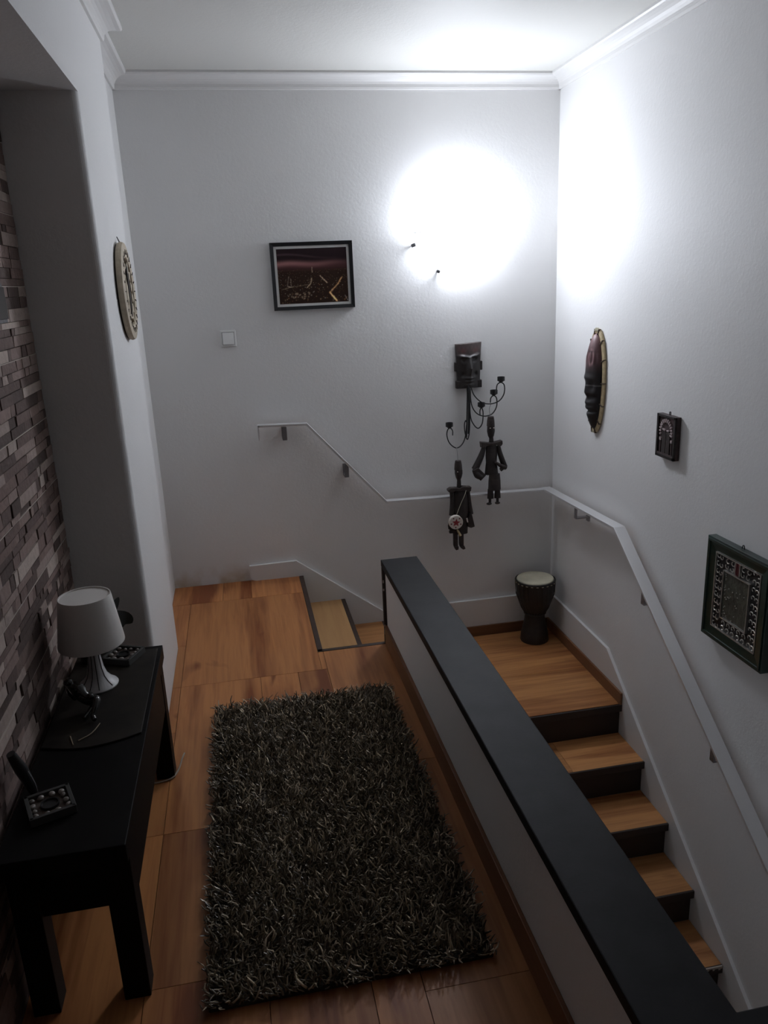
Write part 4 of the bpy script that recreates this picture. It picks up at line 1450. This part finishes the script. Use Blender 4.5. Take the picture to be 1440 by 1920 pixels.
# ---- square candle trays with pebbles
def candle_tray(cx, cy, z, rot, label, where, seed):
    root = thing('candle_tray', (cx, cy, z), label, 'tray', 'square candle trays on the console table')
    c_, s_ = math.cos(rot), math.sin(rot)

    def Q(a, b):
        return (cx + a * c_ - b * s_, cy + a * s_ + b * c_)
    hw_, hh = 0.050, 0.020
    m = MB()
    m.prism([Q(-hw_, -hw_), Q(hw_, -hw_), Q(hw_, hw_), Q(-hw_, hw_)], 'Z', z, z + 0.004)
    m.build('bottom', 'tray', root)
    ax, ay = Vector((c_, s_, 0)), Vector((-s_, c_, 0))
    for k in range(4):
        a = k * math.pi / 2
        d = ax * math.cos(a) + ay * math.sin(a)
        t = Vector((-d.y, d.x, 0))
        MB().obox(Vector((cx, cy, z + hh / 2)) + d * (hw_ - 0.004), d * 0.0045, t * hw_, Vector((0, 0, hh / 2))).build('side', 'tray', root, bevel=0.001)
    MB().lathe([(0, 0.004), (0.021, 0.004), (0.021, 0.016), (0.018, 0.016), (0.017, 0.012), (0, 0.012)], (cx, cy, z), 20).build('candle_cup', 'iron', root, smooth=True)
    rp = random.Random(seed)
    spots = [(-0.034, -0.032), (-0.012, -0.035), (0.012, -0.034), (0.034, -0.030), (0.035, -0.006), (0.034, 0.016), (0.032, 0.034), (0.008, 0.035), (-0.014, 0.034), (-0.035, 0.033), (-0.035, 0.010), (-0.035, -0.012)]
    for a, b in spots:
        x, yv = Q(a + rp.uniform(-.002, .002), b + rp.uniform(-.002, .002))
        r = rp.uniform(0.0050, 0.0088)
        o = MB().ell((x, yv, z + 0.009 + r * 0.62), r * rp.uniform(0.85, 1.25), r * rp.uniform(0.75, 1.1), r * 0.65, 10, 7, Matrix.Rotation(rp.uniform(0, 3), 3, 'Z')).build('pebble', 'pebble', smooth=True)
        tag(o, 'small rounded pebble in ' + where, 'pebble', 'pebbles in ' + where)
    # the bed the pebbles lie on
    m = MB()
    m.prism([Q(-0.044, -0.044), Q(0.044, -0.044), Q(0.044, 0.044), Q(-0.044, 0.044)], 'Z', z + 0.004, z + 0.009)
    m.build('bed', 'mortar', root)


candle_tray(-0.519, 1.672, TZ, 0.36, 'square dark candle tray ringed with pebbles standing alone on the bare black tabletop', 'the candle tray on the bare tabletop', 21)
candle_tray(-0.447, 2.425, MZ, -0.42, 'square dark candle tray with shiny pebbles behind the lamp beside the pier', 'the candle tray behind the lamp', 22)

# ---- dark leafy plant behind the lamp
lp = thing('leafy_ornament', (-0.535, 2.43, MZ), 'dark leafy ornament half hidden behind the lamp shade', 'plant')
MB().lathe([(0, 0), (0.024, 0), (0.026, 0.02), (0.020, 0.05), (0.014, 0.058), (0, 0.058)], (-0.555, 2.43, MZ), 18).build('pot', 'iron', lp, smooth=True)


def leaf(pts_c, w, name='leaf'):
    c = [Vector(p) for p in pts_c]
    c = spline(c, 5)
    n = len(c)
    m = MB()
    up = Vector((0, -1, 0.35)).normalized()
    rows = []
    for i, p in enumerate(c):
        d = (c[min(n - 1, i + 1)] - c[max(0, i - 1)]).normalized()
        s = d.cross(up).normalized()
        t = i / (n - 1)
        ww = w * (math.sin(math.pi * min(1, max(0.02, t)) ** 0.8) ** 0.8) + 0.0008
        rows.append([m.bm.verts.new(p + s * ww * k + up * (0.10 * ww * (k * k) + off)) for off in (0, -0.0012) for k in (-1, 0, 1)])
    for A, B in zip(rows[:-1], rows[1:]):
        for k in (0, 1):
            m.bm.faces.new((A[k], A[k + 1], B[k + 1], B[k]))
            m.bm.faces.new((A[k + 3], B[k + 3], B[k + 4], A[k + 4]))
        m.bm.faces.new((A[0], B[0], B[3], A[3]))
        m.bm.faces.new((A[2], A[5], B[5], B[2]))
    return m.build(name, 'leaf', lp, smooth=True)


leaf([(-0.553, 2.43, MZ + 0.055), (-0.49, 2.435, MZ + 0.120), (-0.43, 2.44, MZ + 0.130), (-0.408, 2.445, MZ + 0.110)], 0.030)
leaf([(-0.554, 2.43, MZ + 0.055), (-0.50, 2.44, MZ + 0.12), (-0.46, 2.45, MZ + 0.17), (-0.440, 2.455, MZ + 0.20)], 0.016)
leaf([(-0.556, 2.43, MZ + 0.055), (-0.565, 2.45, MZ + 0.12), (-0.56, 2.47, MZ + 0.18)], 0.022)
leaf([(-0.554, 2.428, MZ + 0.055), (-0.52, 2.43, MZ + 0.10), (-0.47, 2.44, MZ + 0.15)], 0.014)

# ---- slim dark vase at the stone wall, near the tray
vs_ = thing('slim_vase', (-0.560, 1.735, TZ), 'slim dark vase leaning by the stone wall behind the pebble tray', 'vase')
MB().tube([(-0.572, 1.742, TZ + 0.001), (-0.576, 1.738, TZ + 0.03), (-0.586, 1.728, TZ + 0.08), (-0.597, 1.716, TZ + 0.13)], [0.008, 0.012, 0.015, 0.010], 16, smooth=4).build('body', 'iron', vs_, smooth=True)
MB().tube([(-0.5635, 1.741, TZ + 0.003), (-0.5637, 1.737, TZ + 0.03), (-0.571, 1.727, TZ + 0.072)], 0.0013, 6, smooth=3).build('edge_highlight', 'steel', vs_)  # thin steel strip standing in for the highlight on the vase

# ---- picture on the stone, mostly outside the frame
sf = thing('stone_wall_picture', (XS, 2.2, 1.6), 'edge of a dark picture hanging on the stone wall at the left border', 'picture')
MB().box(XS + 0.022, XS + 0.036, 2.02, 2.315, 1.545, 1.628).build('panel', 'disc_dark', sf, bevel=0.001)
MB().box(XS + 0.018, XS + 0.030, 2.012, 2.323, 1.535, 1.638).build('border', 'darkwood2', sf, bevel=0.001)

# ---- cable at the table leg
tag(MB().tube([(-0.50, 2.40, 0.004), (-0.42, 2.385, 0.004), (-0.350, 2.395, 0.005), (-0.325, 2.430, 0.012), (-0.312, 2.470, 0.030), (-0.305, 2.495, 0.034)], 0.0030, 8, smooth=5).build('cable', 'cable', smooth=True),
    'thin pale cable poking out at the far leg of the black table', 'cable')

# ------------------------------------------------------------------ shaggy rug
rg = thing('rug', (0.143, 2.13, 0.0), 'dark olive brown shaggy rug on the laminate floor beside the half wall', 'rug')
RX0, RX1, RY0, RY1 = -0.200, 0.486, 1.455, 2.795
MB().box(RX0, RX1, RY0, RY1, 0.0, 0.012).build('backing', 'rugback', rg, bevel=0.003)
rng = np.random.RandomState(12)
nx, ny = 88, 172
gx, gy = np.meshgrid((np.arange(nx) + 0.5) / nx, (np.arange(ny) + 0.5) / ny)
n = nx * ny
bx = RX0 + (RX1 - RX0) * np.clip(gx.ravel() + rng.uniform(-0.6, 0.6, n) / nx, 0, 1)
by = RY0 + (RY1 - RY0) * np.clip(gy.ravel() + rng.uniform(-0.6, 0.6, n) / ny, 0, 1)
ang = rng.uniform(0, 2 * np.pi, n)
clx = np.sin(bx * 31 + 3 * np.sin(by * 17)) + np.sin(by * 23 + 2)
cly = np.cos(by * 27 + 3 * np.sin(bx * 19)) + np.cos(bx * 13)
lean = rng.uniform(0.15, 0.75, n)
dx = np.cos(ang) * lean + 0.28 * clx
dy = np.sin(ang) * lean + 0.28 * cly
edge = np.minimum(np.minimum(bx - RX0, RX1 - bx), np.minimum(by - RY0, RY1 - by))
dx += np.where(bx - RX0 < 0.03, -0.5, 0) + np.where(RX1 - bx < 0.03, 0.5, 0)
dy += np.where(by - RY0 < 0.03, -0.5, 0) + np.where(RY1 - by < 0.03, 0.5, 0)
L = rng.uniform(0.026, 0.046, n) * np.where(rng.rand(n) < 0.05, 1.35, 1.0)
dz = 1.0
nrm = np.sqrt(dx * dx + dy * dy + 1)
curl_a = rng.uniform(-2.6, 2.6, n)
K = 4
cen = np.zeros((n, K, 3))
cur = np.stack([bx, by, np.full(n, 0.010)], 1)
ddx, ddy = dx.copy(), dy.copy()
for k in range(K):
    cen[:, k] = cur
    bend = 1.0 - 0.22 * k
    v = np.stack([ddx, ddy, np.full(n, max(0.15, bend))], 1)
    v /= np.linalg.norm(v, axis=1)[:, None]
    cur = cur + v * (L / (K - 1))[:, None]
    ca, sa = np.cos(curl_a * 0.5), np.sin(curl_a * 0.5)
    ddx, ddy = (ddx * ca - ddy * sa) * 1.25, (ddx * sa + ddy * ca) * 1.25
cen[:, :, 2] = np.maximum(cen[:, :, 2], 0.004)
rad_ = rng.uniform(0.0018, 0.0031, n)
prof_r = np.array([1.0, 1.1, 1.0, 0.55])
a0 = rng.uniform(0, 6.28, n)
verts = np.zeros((n, K, 3, 3))
for s in range(3):
    a = a0 + 2 * np.pi * s / 3
    off = np.stack([np.cos(a), np.sin(a), 0.35 * np.cos(a * 2)], 1)
    for k in range(K):
        verts[:, k, s] = cen[:, k] + off * (rad_ * prof_r[k])[:, None]
verts = verts.reshape(-1, 3)
base = (np.arange(n) * K * 3)[:, None, None]
kk = np.arange(K - 1)[None, :, None]
s0 = np.arange(3)[None, None, :]
s1 = (s0 + 1) % 3
quads = np.stack([base + kk * 3 + s0, base + kk * 3 + s1, base + (kk + 1) * 3 + s1, base + (kk + 1) * 3 + s0], -1).reshape(-1, 4)
me = bpy.data.meshes.new('pile')
me.vertices.add(len(verts))
me.vertices.foreach_set('co', (verts - np.array(rg.location)).astype(np.float32).ravel())
me.loops.add(quads.size)
me.loops.foreach_set('vertex_index', quads.astype(np.int32).ravel())
me.polygons.add(len(quads))
me.polygons.foreach_set('loop_start', (np.arange(len(quads)) * 4).astype(np.int32))
me.polygons.foreach_set('loop_total', np.full(len(quads), 4, np.int32))
me.polygons.foreach_set('use_smooth', np.ones(len(quads), bool))
me.update(calc_edges=True)
me.validate()
me.materials.append(M['pile'])
po = bpy.data.objects.new('pile', me)
COL.objects.link(po)
po.parent = rg
po['kind'] = 'stuff'
